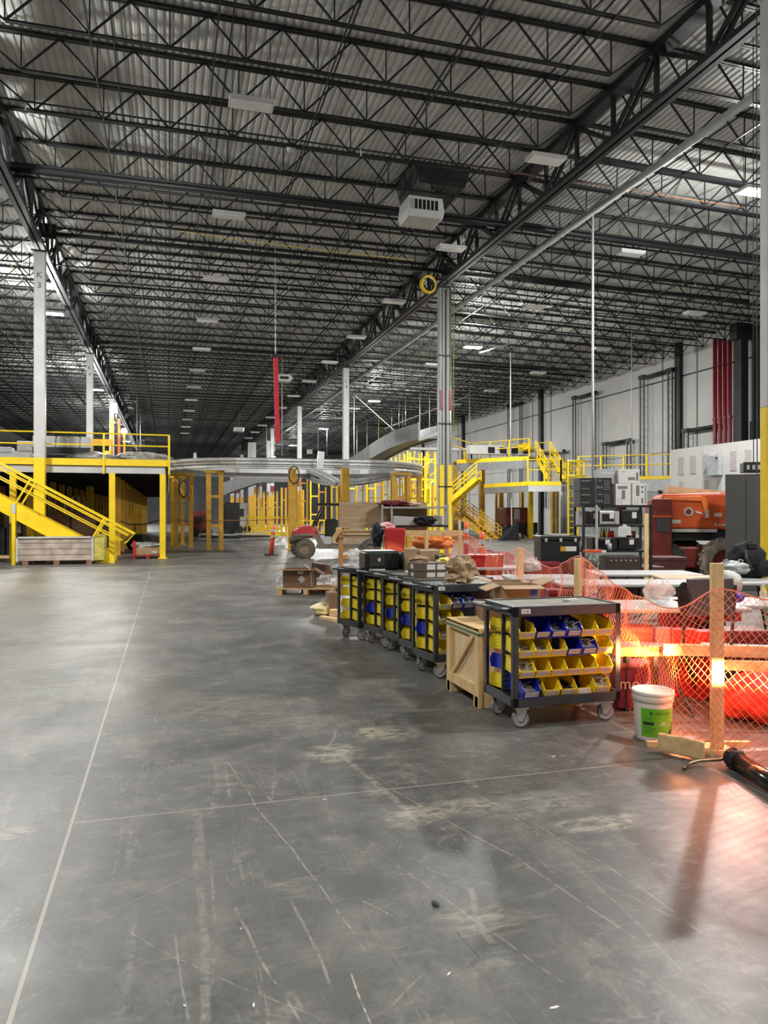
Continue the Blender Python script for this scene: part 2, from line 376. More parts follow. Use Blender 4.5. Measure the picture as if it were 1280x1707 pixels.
for n, lb in ((1, 'black steel column beside the red riser pipes'),):
    c = thing('wall_column', lb, 'column', (XR - .9, YatX(1236, XR - .9), 0))
    MB().b2((-.22, -.22, 0), (.22, .22, 11)).build('shaft', BLK, c); MB().b2((-.5, -.25, 10.2), (.5, .25, 11)).build('bracket', BLK, c)
    if n == 1:
        for dy in (-.75, -.5, .5): MB().tube([(.3, dy, 0), (.3, dy, 10.8)], .09, 8).build('downpipe', BLK, c)
c = thing('clad_column', 'column wrapped in bright silver corrugated pipes right of the platform', 'column', (XatY(946, Yb(2)), Yb(2), 0))
for k in range(5): MB().tube([(-.55 + k * .24, -.3, 0), (-.55 + k * .24, -.3, 4.75)], .12, 10).build('silver_pipe', mat('bright_silver', (.50, .50, .49), .35, .3, .12), c, True)
MB().b2((-.2, -.15, 0), (.2, .2, 4.6)).build('shaft', BLK, c)

# --- joists
JL = LX - KX
def joist_parts(L, h=.85, pan=1.5):
    t = MB(); t.b2((0, -.065, -.065), (L, -.012, 0)); t.b2((0, .012, -.065), (L, .065, 0))
    n = int((L - 1.2) / pan); x0 = (L - n * pan) / 2
    b = MB(); b.b2((x0, -.046, -h), (L - x0, -.010, -h + .045)); b.b2((x0, .010, -h), (L - x0, .046, -h + .045))
    w_ = MB(); r = .016; zb, zt = -h + .03, -.04
    w_.bar((.15, 0, zt), (x0, 0, zb), .034); w_.bar((L - .15, 0, zt), (L - x0, 0, zb), .034)
    for i in range(n + 1):
        xb = x0 + i * pan; w_.bar((xb, 0, zb), (xb, 0, zt), .026)
        if i < n:
            w_.bar((xb, 0, zb), (xb + pan / 2, 0, zt), .036); w_.bar((xb + pan / 2, 0, zt), (xb + pan, 0, zb), .036)
    return t, b, w_
JR = XR - LX
JM = [[m.mesh(n, BLK) for m, n in zip(joist_parts(L_), ('top_chord', 'bottom_chord', 'web'))] for L_ in (JL, JR)]
jlab = 'black open-web steel joist carrying the corrugated roof deck'
def joist(x, y, z, drop=0, deep=False):
    o = thing('roof_joist', jlab, 'joist', (x, y, z), 0, 'open-web roof joists'); o.rotation_euler = (0, math.atan2(drop, JR), 0)
    for nm, me in zip(('top_chord', 'bottom_chord', 'web'), JM[1 if drop else 0]):
        c = bpy.data.objects.new(nm, me); COL.objects.link(c); c.parent = o
    return o
SP = BAY / 10; JZ = ROOFZ - .01
for k in range(-1, 73):
    y = Yb(0) + k * SP
    joist(KX, y, JZ); 
    if k < 68: joist(LX, y, JZ, DROP)
    if y > 19: joist(KX - JL, y, JZ)
# heavier tie beams on the column lines
for n in range(1, 5):
    for (x, dz, nm) in ((KX, 0, 'between the two column lines'), (LX, -.02, 'on the wall side')):
        t = thing('tie_beam', 'thicker black tie beam below the joists %s, %s column row' % (nm, ('first', 'second', 'third', 'fourth')[n - 1]), 'beam', (x, Yb(n), 0))
        MB().b2((0, -.07, ROOFZ - .90 + dz), (JL, .07, ROOFZ - .76 + dz)).build('chord', BLK, t)
        MB().b2((.0, -.05, ROOFZ - .98 + dz), (.5, .05, ROOFZ - .5)).build('end_plate', BLK, t)
# --- girders along the column lines
def girder_parts(L, h=1.3, pan=None):
    pan = pan or SP
    t = MB().b2((-.17, 0, -.19), (.17, L, 0)); b = MB().b2((-.16, 0, -h), (-.03, L, -h + .13)); b.b2((.03, 0, -h), (.16, L, -h + .13))
    w_ = MB(); n = int(round(L / pan))
    for i in range(n):
        y = i * pan
        w_.bar((0, y, -.1), (0, y, -h + .1), .09)
        a, c = ((-.1, -h + .1) if i % 2 == 0 else (-h + .1, -.1))
        for dx in (-.07, .07): w_.bar((dx, y, a), (dx, y + pan, c), .07, .09)
    return t, b, w_
gt, gb, gw = [m.mesh(n, BLK) for m, n in zip(girder_parts(BAY), ('top_chord', 'bottom_chord', 'web'))]
NTH = ('nearest', 'second', 'third', 'fourth', 'fifth', 'sixth', 'seventh', 'eighth')
for (x, zt, nm, n0) in ((LX, ROOFZ - .08, 'over the right column line', -1), (KX, ROOFZ - .08, 'over the left column line', 0)):
    for n in range(n0, 6):
        o = thing('roof_girder', '%s deep black truss girder %s' % (NTH[n - n0], nm), 'girder', (x, Yb(n), zt))
        for q, me in (('top_chord', gt), ('bottom_chord', gb), ('web', gw)):
            c = bpy.data.objects.new(q, me); COL.objects.link(c); c.parent = o
# --- bridging rods
for base, dr in ((KX, 0), (LX, DROP), (KX - JL, 0)):
    for i in range(1, 6):
        JJ = JR if dr else JL; x = base + JJ * i / 6 + .25; zt = ROOFZ - dr * (x - base) / JJ
        for dz, dx, nm in ((-.85, 0, 'lower'), (-.09, .35, 'upper')):
            b = MB().b2((x + dx - .014, 9 if base > KX - 1 else 20, zt + dz - .036), (x + dx + .014, 128, zt + dz - .004)).build('bridging_angle', BLK)
            tag(b, 'long thin black %s bridging angle running away under the roof' % nm, 'bridging', '%s bridging angles' % nm)
# --- pipes and conduits under the roof
def pipe(name, pts, r, m, lab, cat='pipe', n=8, group=None): return tag(MB().tube(pts, r, n).build(name, m, None, True), lab, cat, group)
pipe('roof_pipe', [(12.0, 8, 10.5), (12.0, 125, 10.5)], .10, GRY, 'long pale round pipe right of the main girder under the roof', n=12)
b = thing('pipe_bundle', 'bundle of black pipes and conduits crossing under the joists before K 3', 'pipes', (0, 0, 0))
for k, (dy, dz, r) in enumerate(((0, 0, .09), (.28, .05, .05), (.45, -.02, .04), (-.22, .03, .035))):
    MB().tube([(KX, 21.6 + dy, 10.72 + dz), (LX + 1, 21.6 + dy, 10.72 + dz), (XR, 21.9 + dy, 10.55 + dz)], r, 8).build('conduit', BLK, b, True)
for y, lb in ((25.3, 'thin black sprinkler line with hanging heads'), (30.2, 'second sprinkler line with heads, beyond the column wrapped in pipes'), (18.4, 'sprinkler branch line above the unit heater')):
    t = thing('sprinkler_line', lb, 'sprinkler', (0, y, 0))
    MB().tube([(KX, 0, 10.9), (XR, 0, 10.75)], .022, 6).build('branch_pipe', BLK, t)
    for i in range(11):
        x = KX + 1 + i * 2.6; MB().tube([(x, 0, 10.85), (x, 0, 10.7)], .022, 6).build('sprinkler_head', WHT if i % 3 == 0 else BLK, t)
pipe('copper_line', [tuple(W(660, 258, 21)), tuple(W(1240, 345, 22))], .010, mat('copper', (.55, .25, .12), .4, .5), 'thin copper coloured line under the joists near the right girder')
pipe('yellow_air_line', [tuple(W(300, 385, 24)), tuple(W(420, 402, 24)), tuple(W(560, 420, 24)), tuple(W(690, 433, 25))], .009, YEL, 'thin yellow hose strung under the joists in the middle')
pipe('yellow_rope', [tuple(W(0, 420, 30)), tuple(W(40, 470, 30)), tuple(W(58, 500, 30))], .02, mat('pale_rope', (.6, .55, .25), .7), 'pale yellow rope hanging under the roof left of K 3')
# coil of yellow hose on the girder
cp = W(715, 473, 27.5); t = MB()
for k in range(3): t.tube([(cp.x + math.cos(a) * (.26 + .02 * k), cp.y + .05 * k, cp.z + math.sin(a) * .30) for a in [2 * PI * i / 24 for i in range(24)]], .035, 6, closed=True)
tag(t.build('hose_coil', YEL, None, True), 'coil of yellow hose hung on the girder above the wrapped column', 'hose')

# --- high bay fixtures
def fixture(x, y, lit, lab, grp=None):
    zr = ROOFZ - (DROP * max(0, x - LX) / JR)
    t = thing('high_bay_light', lab, 'light', (x, y, 0), 0, grp)
    zb = LAMPZ if lit else LAMPZ + .25
    MB().b2((-.47, -.22, zb + .02), (.47, .22, zb + .11)).build('housing', WHT, t, bevel=.01)
    MB().b2((-.43, -.18, zb), (.43, .18, zb + .018)).build('lens', LENS_ON if lit else LENS, t)
    for sx in (-.40, .40): MB().tube([(sx, 0, zb + .10), (sx, 0, zr)], .008, 5).build('hanger_wire', BLK, t)
    return t
LENS_ON = mat('lit_lens', (1, 1, 1), .4, 0, 0, emit=(.92, .97, 1), es=20); LENS = mat('unlit_lens', (.72, .73, .72), .4, 0, 0)
side = {14.9: 'row right of the main girder', -4.75: 'row along the left column line'}
for i, (x, y) in enumerate(LIT): fixture(x, y, True, 'glowing high bay light, %s in the %s' % (('nearest', 'second', 'third', 'fourth', 'nearest', 'second', 'third', 'fourth', 'fifth', 'farthest', 'fifth', 'farthest')[i], side[x]))
for x, nm, ys in ((1.7, 'row over the aisle', [16.1 + 6.2 * k for k in range(12)]), (8.95, 'row left of the main girder', [16.6 + 6.45 * k for k in range(12)]), (14.9, 'lit row right of the main girder', [21.8, 28.7, 41.4, 47.8, 60.6, 67]), (22.1, 'row by the right wall', [20.5, 27.6, 34.9, 42, 49, 56])):
    for k, y in enumerate(ys): fixture(x, y, False, 'unlit white high bay fixture in the %s' % nm if k > 3 else 'unlit white high bay fixture, %s one in the %s' % (NTH[k], nm), 'unlit fixtures, ' + nm)
t = thing('smoke_detector', 'small round white detector under a joist near the aisle lights', 'detector', W(485, 248, 19.5))
MB().lathe([(0, -.06), (.09, -.05), (.12, 0), (.12, .05), (0, .06)], 16).build('detector_body', WHT, t, True)
# --- unit heater and duct
hp = W(703, 352, 21.2)
t = thing('unit_heater', 'white ceiling unit heater with louvred front under dark ductwork', 'heater', hp)
MB().prism([(-.5, -.3), (.5, -.3), (.56, -.1), (.50, .28), (-.50, .28), (-.56, -.1)], -.35, .5).build('casing', WHT, t, bevel=.02)
MB().b2((-.36, -.37, -.08), (.36, -.355, .18)).build('grille', BKP, t)
for k in range(7): MB().b2((-.36 + k * .12 - .012, -.40, -.09), (-.36 + k * .12 + .012, -.36, .19)).build('louvre', WHT, t)
for sx in (-.4, .4): MB().tube([(sx, .3, .28), (sx, .3, 1.3)], .012, 5).build('hanger_rod', BLK, t)
dp = W(720, 310, 22.5)
t = thing('roof_duct', 'dark square duct box and curb above the white unit heater', 'duct', dp)
MB().prism([(-.95, .5), (.95, .5), (.7, -.35), (-.7, -.35)], -.9, .9).build('hopper', mat('dark_duct', (.05, .055, .055), .4, .5), t)
MB().b2((-1.2, -1.2, .5), (1.2, 1.2, .62)).build('flange', BLK, t)
for sx in (-1.1, 1.1): MB().b2((sx - .06, -2.6, .35), (sx + .06, 2.0, .5)).build('support_rail', BLK, t)
t = thing('small_heater', 'small white unit heater hung far over the aisle by the red chain', 'heater', W(474, 631, 44))
MB().prism([(-.45, -.18), (.3, -.22), (.48, 0), (.3, .22), (-.45, .18)], -.3, .4).build('casing', WHT, t); MB().b2((-.3, -.32, -.08), (.2, -.30, .08)).build('grille', BKP, t)
for sx in (-.3, .25): MB().tube([(sx, 0, .2), (sx, 0, 11.6 - t.location.z)], .012, 5).build('hanger_rod', BLK, t)
t = thing('exit_box', 'small dim white box hung far away above the oval conveyor', 'heater', W(398, 716, 60)); MB().b2((-.4, -.3, -.2), (.4, .3, .2)).build('casing', GRY, t, bevel=.08); MB().tube([(0, 0, .2), (0, 0, 11.6 - t.location.z)], .015, 5).build('hanger_rod', BLK, t)

# --- hanging rods, chains and cables
def rod(px, y0, y1, d, r, m, name, lab, cat='rod'):
    if name in ('hanging_pole', 'hanger_rod', 'drop_cord'): d = 9.35 * F / (HZ - y0)
    a, b_ = W(px, y0, d), W(px, y1, d); return pipe(name, [tuple(a), tuple(b_)], r, m, lab, cat, 6)
t = thing('chain_hoist', 'long chain with red strap hanging from the roof over the aisle', 'chain', (0, 0, 0))
a = W(458, 250, 27); b_ = W(459, 596, 27); cc = MB(); n = 60
for i in range(n):
    p = a.lerp(b_, i / n); q = a.lerp(b_, (i + 1.1) / n); cc.bar(p, q, .055 if i % 2 else .02, .02 if i % 2 else .055)
cc.build('chain', ZN, t); MB().bar(W(459, 594, 27), W(463, 737, 27), .16, .05).build('red_strap', mat('red_web', (.55, .01, .03), .6), t)
MB().b2(W(457, 594, 27) - Vector((.1, .05, .05)), W(457, 594, 27) + Vector((.1, .05, .08))).build('shackle', BLK, t)
rod(988, 352, 800, 26, .035, WHT, 'hanging_pole', 'tall thin white pole hanging from the roof near the shelving', 'pole')
rod(851, 585, 760, 38, .03, WHT, 'hanging_pole', 'thin white pole hanging above the yellow platform', 'pole')
rod(1053, 545, 800, 34, .022, GRY, 'hanger_rod', 'thin grey rod before the wall between door tracks')
rod(756, 470, 720, 30, .022, mat('green_cable', (.35, .4, .05), .6), 'drop_cord', 'thin greenish cord hanging just right of the wrapped column', 'cord')
rod(988, 655, 790, 23.1, .03, mat('yellow_web', (.5, .47, .10), .6), 'yellow_strap', 'yellow strap wound on the tall hanging white pole', 'strap')
tag(MB().tube([tuple(W(1262, y, 12 + .3 * math.sin(y / 90))) for y in range(0, 960, 40)], .010, 5).build('power_cable', BLK), 'long black cable hanging from the roof down to the grey cabinet', 'cable')
rod(1256, 60, 770, 13, .008, BLK, 'power_cable', 'thin straight black cable hanging beside column L 2', 'cable')
for i, (px, y0, y1, d, mm) in enumerate(((653, 675, 720, 50, SLV), (665, 668, 712, 50, SLV), (671, 680, 712, 52, GRY), (676, 665, 708, 50, SLV), (700, 655, 722, 55, GRY), (716, 655, 720, 55, GRY), (631, 690, 740, 50, YEL), (612, 700, 760, 55, GRY), (595, 705, 765, 56, GRY), (590, 660, 770, 50, GRY), (470, 590, 760, 42, GRY), (783, 640, 760, 50, GRY), (444, 705, 765, 60, GRY), (456, 700, 765, 60, GRY), (228, 660, 765, 44, GRY), (234, 690, 765, 44, GRY), (530, 690, 760, 60, GRY), (545, 700, 760, 60, GRY))):
    rod(px, y0, y1, d, .03, mm, 'hanger_rod', 'thin vertical steel hanger rod dropping from the dark roof', 'rod')['group'] = 'distant hanger rods'
for i, (a, b_, d) in enumerate((((640, 715), (780, 660), 50), ((800, 588), (852, 572), 38), ((515, 590), (660, 720), 60))):
    pipe('cable_run', [tuple(W(*a, d)), tuple(W(*b_, d))], .03, WHT, ('thin white conduit slanting above the grey chute', 'short white conduit beside the second lit fixture', 'long white conduit far under the roof')[i])
# ================================================================== LEFT MEZZANINE
MY = 27.7; DZ = 3.48
def post_rail(name, lab, pts, z0, h=1.07, sp=1.6, m=YEL, r=.026, drop=.0, kick=True):
    """guard rail along a polyline: top rail, mid rail, posts"""
    t = thing(name, lab, 'railing', (0, 0, 0))
    pts = [Vector(p) for p in pts]
    for nm, hh in (('top_rail', h), ('mid_rail', h * .55)):
        MB().tube([p + Vector((0, 0, hh)) for p in pts], r, 6).build(nm, m, t)
    for a, b_ in zip(pts, pts[1:]):
        L = (b_ - a).length; n = max(1, int(round(L / sp)))
        for i in range(n + 1):
            p = a.lerp(b_, i / n); MB().b2((p.x - r * 1.2, p.y - r * 1.2, p.z - drop), (p.x + r * 1.2, p.y + r * 1.2, p.z + h)).build('rail_post', m, t)
    return t
t = thing('mezzanine_platform', 'yellow edged steel mezzanine platform on the left with grey beam', 'platform', (0, 0, 0))
x1 = XatY(279, MY)
MB().b2((-24, MY, DZ - .06), (x1, 70, DZ)).build('deck_plate', mat('mezz_deck', (.10, .10, .10), .6), t)
MB().b2((-24, MY - .06, DZ - .21), (x1 + .06, MY, DZ + .02)).build('fascia', YEL, t)
MB().b2((x1, MY, DZ - .21), (x1 + .06, 70, DZ + .02)).build('fascia', YEL, t)
MB().b2((-24, MY + .02, DZ - .47), (x1 - .08, MY + .14, DZ - .23)).build('edge_beam', WHT, t)
MB().b2((x1 - .16, MY + .1, DZ - .47), (x1 - .06, 70, DZ - .23)).build('edge_beam', GRY, t)
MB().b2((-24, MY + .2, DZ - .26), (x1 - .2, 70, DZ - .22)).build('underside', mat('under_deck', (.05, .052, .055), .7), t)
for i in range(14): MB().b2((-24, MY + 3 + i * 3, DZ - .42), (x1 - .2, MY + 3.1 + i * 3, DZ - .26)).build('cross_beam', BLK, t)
post_rail('guard_rail', 'yellow guard rail along the front edge of the left mezzanine', [(-24, MY - .08, DZ), (x1 + .06, MY - .08, DZ)], DZ, .90, 2.2, drop=.5)
post_rail('guard_rail', 'yellow guard rail running back along the right edge of the left mezzanine', [(x1 + .05, MY + .4, DZ), (x1 + .05, 69, DZ)], DZ, .90, 3)
def ppost(x, y, h, w_, m, lab, grp, base=True):
    o = thing('platform_post', lab, 'post', (x, y, 0), 0, grp); 
    MB().b2((-w_ / 2, -w_ / 2, 0), (w_ / 2, w_ / 2, h)).build('shaft', m, o)
    if base: MB().b2((-w_ * .8, -w_ * .8, 0), (w_ * .8, w_ * .8, .03)).build('base_plate', m, o)
    return o
for px, lb in ((276, 'yellow mezzanine post at the front right corner'), (187, 'yellow mezzanine post behind the stair foot'), (22, 'yellow mezzanine post at the left behind the upper stair')):
    ppost(XatY(px, MY + .1) - (.1 if px == 276 else 0), MY + .1, DZ - .47, .20, YEL, lb, None)
for i in range(14):
    for x, g in ((-1.9, 'second'), (-5.0, 'third'), (-8.2, 'fourth'), (-.25, 'right edge')):
        if g == 'right edge' and i < 1: continue
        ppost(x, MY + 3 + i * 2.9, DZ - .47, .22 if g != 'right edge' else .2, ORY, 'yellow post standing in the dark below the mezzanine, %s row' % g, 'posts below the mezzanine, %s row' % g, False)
# things stored below
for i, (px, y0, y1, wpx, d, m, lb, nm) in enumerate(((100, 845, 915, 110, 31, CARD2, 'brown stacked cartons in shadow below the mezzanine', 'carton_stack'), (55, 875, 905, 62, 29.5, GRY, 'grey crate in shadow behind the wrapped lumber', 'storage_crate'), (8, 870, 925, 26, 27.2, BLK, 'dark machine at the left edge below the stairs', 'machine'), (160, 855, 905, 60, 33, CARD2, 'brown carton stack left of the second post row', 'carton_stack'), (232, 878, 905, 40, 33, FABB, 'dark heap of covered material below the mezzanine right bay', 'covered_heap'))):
    p = W(px, y1, d); h = (y1 - y0) * d / F; ww = wpx * d / F; t = thing(nm, lb, 'storage', (p.x, p.y, 0))
    z0 = 0
    if nm == 'covered_heap': MB().blob((0, 0, h * .45), (ww, 1, h), 4, 3, .4).build('cover', m, t)
    else:
        for k in range(3): MB().b2((-ww / 2 + k * ww / 3 + .02, -.4, 0.1), (-ww / 2 + (k + 1) * ww / 3 - .02, .4, .1 + (h - .1) * (1 - .1 * (k % 2)))).build('box_body', m, t, bevel=.01)
        MB().b2((-ww / 2, -.45, 0), (ww / 2, .45, .1)).build('pallet_base', PINEX, t)
# equipment on the mezzanine
t = thing('conveyor_section', 'grey conveyor frame section with side pockets on the left mezzanine', 'conveyor', W(118, 775, 28.6) * 1)
t.location.z = DZ; t.scale = (1, 1, 1.5)
MB().b2((-1.3, -.3, .25), (.7, .3, .42)).build('dark_tray', BLK, t)
for k in range(5): MB().prism([(-.25, .42), (.25, .42), (.3, .66), (-.25, .7)], -1.3 + k * .42, -.95 + k * .42, 'X').build('pocket', GRY, t)
for sx in (-1.2, 0, .6): MB().b2((sx, -.05, 0), (sx + .06, .05, .3)).build('leg', GRY, t)
t = thing('conveyor_crate', 'pale grey stacked conveyor beds on the mezzanine left of K 3', 'conveyor', W(40, 775, 28.6)); t.location.z = DZ; t.scale = (1, 1, 1.4)
for k, (a, b_, z0, z1) in enumerate(((-.9, .3, 0, .28), (-.2, .95, .35, .62), (-1.3, -.4, .30, .45))): MB().b2((a, -.3, z0), (b_, .4, z1)).build('bed', GRY if k else WHT, t, bevel=.02)
MB().b2((-1.1, -.25, .22), (.8, -.2, .36)).build('side_frame', WHT, t)
PF = mat('dusty_plastic_film', (.34, .33, .30), .35, 0, .35, 5)
for px, wd, h, lb in ((160, 1.9, .35, 'grey plastic wrapped bundle on the mezzanine left of the mast'), (238, 1.9, .36, 'long grey wrapped bundle on the mezzanine right of the mast')):
    p = W(px, 775, 28.7); h *= 1.45; b = MB().blob((0, 0, h * .45), (wd, .7, h), px, 4, .3, 2).build('wrapped_bundle', PF, None, True, loc=(p.x, p.y, DZ)); tag(b, lb, 'bundle')
# mast lift with work light
p = W(193, 775, 33); t = thing('mast_lift', 'yellow and orange mast lift standing behind the mezzanine rail with lamp', 'lift', (p.x, p.y, DZ))
for dx, m_, w_, h_ in ((-.16, ORY, .12, 2.7), (.02, BLK, .08, 2.5), (.13, ORG, .10, 2.3), (.27, BLK, .07, 1.9), (.36, ORY, .07, 1.9)): MB().b2((dx - w_ / 2, -.1, 0), (dx + w_ / 2, .1, h_)).build('mast_rail', m_, t)
MB().b2((-1.15, -.15, 1.12), (-.22, .1, 1.38)).build('cross_board', ORY, t)
MB().b2((-.5, -.14, .62), (-.22, -.04, .88)).build('yellow_panel', YEL, t); MB().b2((.45, -.14, .62), (.85, -.04, .85)).build('yellow_panel', YEL, t)
MB().b2((-1.0, -.05, 0), (-.93, .05, 1.1)).build('stanchion', YEL, t)
lampm = mat('work_lamp_glow', (1, 1, 1), .4, 0, 0, emit=(1, .98, .95), es=40)
MB().b2((-.16, -.22, 2.55), (.06, -.12, 2.95)).build('lamp_face', lampm, t)
MB().lathe([(0, -.12), (.12, -.12), (.12, 0), (0, .02)], 12, (.35, -.1, 1.75), 'Y').build('lamp_face', lampm, t)
lamp_light(p.x - .05, p.y - .6, DZ + 2.7, 90, .12, (1, .95, .85))
# stairs
t = thing('stairs', 'yellow steel stairs climbing left to the mezzanine with double handrails', 'stairs', (0, 0, 0))
SY0, SY1 = 25.7, 26.7
b0 = Vector((XatY(191, SY0), SY0, 0)); zf = W(0, 830, 25.0)
sl = (Z(830, XatY(0, SY0), SY0) - .20) / (b0.x - XatY(0, SY0)); L = 7.2
for y in (SY0, SY1):
    MB().prism([(b0.x, 0), (b0.x, .22), (b0.x - .25, .42), (b0.x - L, .42 + sl * (L - .25)), (b0.x - L, sl * (L - .25) + .05), (b0.x - .55, .0)], y - .03, y + .03).build('stringer', YEL, t)
for i in range(1, 18):
    x = b0.x - .05 - i * .20 / sl; z = i * .20 + .12
    MB().b2((x - .17, SY0 + .03, z - .04), (x + .17, SY1 - .03, z)).build('tread', ORY, t)
u = Vector((-1, 0, sl)).normalized(); nrm = Vector((-sl, 0, -1)).normalized() * -1
for y in (SY0 - .05, SY1 + .05):
    base = Vector((b0.x + .0, y, .17)); lo, hi = base + nrm * .95, base + nrm * .95 + u * 7
    lo2 = base + nrm * .55 - u * .05
    hr = MB(); hr.tube([lo2, lo - u * .15, hi], .026, 6); hr.build('handrail', YEL, t)
    hr = MB(); hr.tube([lo2 + u * .15, lo2 + u * 7], .024, 6); hr.build('mid_rail', YEL, t)
    MB().tube([lo + nrm * -.14, hi + nrm * -.14], .024, 6).build('handrail', YEL, t)
    for d in (.9, 3.4, 5.9): MB().bar(base + u * d - nrm * .05, base + u * d + nrm * .95, .05).build('rail_post', YEL, t)
p = FL(13, 941); 
t = thing('stair_post', 'thin yellow post with white tape below the upper stair flight', 'post', (XatY(24, SY0), SY0 - .1, 0)); MB().b2((-.05, -.05, 0), (.05, .05, 1.9)).build('shaft', YEL, t); MB().b2((-.055, -.055, 1.6), (.055, .055, 1.9)).build('white_tape', WHT, t)
# wrapped lumber crate on pallet
p = FL(92, 941); t = thing('lumber_pack', 'plastic wrapped pack of boards with white corner strips before the stairs', 'lumber', (p.x, p.y + .4, 0))
hw = 1.10; hz = .86
for k in range(4): MB().b2((-hw, -.42, .13 + k * .185), (hw, .5, .13 + k * .185 + .17)).build('board_layer', mat('wrapped_board', (.50, .40, .33), .22, 0, .3, 3), t)
for sx in (-hw - .02, hw - .03): MB().b2((sx, -.46, .10), (sx + .06, -.40, hz + .02)).build('corner_strip', WHT, t)
MB().b2((-hw, -.46, hz - .03), (hw, -.40, hz + .02)).build('corner_strip', WHT, t)
MB().prism([(-.4, .12), (.5, .1), (.5, .95), (-.1, .82), (-.4, .8)], hw + .03, hw + .35, 'X').build('yellow_end_wrap', mat('yellow_film', (.55, .48, .10), .3, 0, .3), t)
def pallet(parent, w_, d, z=0, m=None):
    for sx in (-w_ / 2 + .06, 0, w_ / 2 - .06): MB().b2((sx - .045, -d / 2, z), (sx + .045, d / 2, z + .10)).build('runner', m or PINEX, parent)
    for k in range(5):
        y = -d / 2 + k * (d - .1) / 4; MB().b2((-w_ / 2, y, z + .10), (w_ / 2, y + .1, z + .125)).build('deck_board', m or PINEX, parent)
pt = thing('pallet', 'low wooden pallet carrying the wrapped pack of boards', 'pallet', (p.x + .05, p.y + .4, 0)); 
for sx in (-.9, 0, .95): MB().b2((sx - .08, -.5, 0), (sx + .08, .55, .12)).build('runner', CARD2, pt)
p = FL(246, 931); t = thing('pallet', 'pallet with red edge holding a plastic wrapped box right of the stair foot', 'pallet', (p.x, p.y + .5, 0)); pallet(t, 1.05, 1.0, 0, REDP)
b = thing('wrapped_box', 'film wrapped torn cardboard box on the red edged pallet', 'box', (p.x, p.y + .5, .126)); MB().b2((-.44, -.42, 0), (.46, .4, .26)).build('carton', CARD, b, bevel=.02); MB().blob((-.05, 0, .30), (.95, .8, .3), 3, 3, .5).build('film', PF, b, True); MB().b2((.15, -.44, .05), (.33, -.42, .15)).build('label_sheet', WHT, b)
MB().b2((-.5, -.48, 0), (-.40, -.42, .5)).build('red_strap', REDP, b)

# ================================================================== OVAL CONVEYOR
cx, cy, hx, rr = 6.2, 37.4, 2.0, 4.4
def stadium(r, z, n=20):
    pts = []
    for i in range(n + 1): a = -PI / 2 + PI * i / n; pts.append((cx + hx + math.cos(a) * r, cy + math.sin(a) * r, z))
    for i in range(n + 1): a = PI / 2 + PI * i / n; pts.append((cx - hx + math.cos(a) * r, cy + math.sin(a) * r, z))
    return pts
t = thing('oval_conveyor', 'large oval silver overhead conveyor loop on orange posts', 'conveyor', (0, 0, 0))
outer = [(0, .07), (.06, .07), (.06, .14), (.02, .18), (.02, .36), (.09, .41), (.09, .50), (0, .54)]
MB().sweep(stadium(rr, 3.52), outer, True).build('outer_rail', SLV, t)
MB().sweep(stadium(rr - .9, 3.52), [(-.09, .28), (0, .28), (0, .54), (-.09, .5)], True).build('inner_rail', SLV, t)
MB().sweep(stadium(rr - .45, 3.84), [(-.40, 0), (.40, 0), (.40, .06), (-.40, .06)], True).build('belt_bed', GRY, t)
MB().sweep(stadium(rr + .03, 3.75), [(0, 0), (.012, 0), (.012, .03), (0, .03)], True).build('groove_strip', BLK, t)
for q in ((534, 755, 775), ): 
    p = W(534, 770, 32.4); MB().box((p.x, p.y, 3.92), (.28, .1, .75), M=Matrix.Rotation(.12, 3, 'Y')).build('upright_cover', SLV, t)
    MB().box((p.x - .45, p.y + .1, 4.28), (.22, .1, .2)).build('sensor_box', WHT, t)
p = W(322, 760, 34); MB().prism([(0, 0), (.18, 0), (.12, .35), (.02, .3)], 0, .1).build('white_fin', WHT, t).location = (p.x, p.y, 4.05)
p = W(575, 773, 33); MB().box((p.x, p.y - .12, 3.78), (.26, .01, .22)).build('maker_plate', WHT, t)
# lower branch tracks
def track(pts, lab, h=.28, wd=.6, m=GRY, name='conveyor_track'):
    t = thing(name, lab, 'conveyor', (0, 0, 0))
    MB().sweep(pts, [(wd / 2 - .06, 0), (wd / 2, 0), (wd / 2, h), (wd / 2 - .06, h)]).build('side_rail', m, t)
    MB().sweep(pts, [(-wd / 2, 0), (-wd / 2 + .06, 0), (-wd / 2 + .06, h), (-wd / 2, h)]).build('side_rail', m, t)
    MB().sweep(pts, [(-wd / 2, .1), (wd / 2, .1), (wd / 2, .14), (-wd / 2, .14)]).build('belt_bed', GRY, t); return t
def bez(ps, n=16):
    out = []
    for i in range(n + 1):
        t_ = i / n; q = [Vector(p) for p in ps]
        while len(q) > 1: q = [a.lerp(b_, t_) for a, b_ in zip(q, q[1:])]
        out.append(tuple(q[0]))
    return out
track(bez([W(692, 792, 37), W(660, 795, 36), W(600, 812, 35), W(560, 816, 38), W(535, 812, 41), W(505, 790, 44)], 20), 'silver branch track curving down under the right end of the oval loop')
track(bez([W(565, 812, 38), W(540, 795, 39), W(515, 785, 42)], 10), 'short silver branch track left of the L 4 column below the loop', .25, .5)
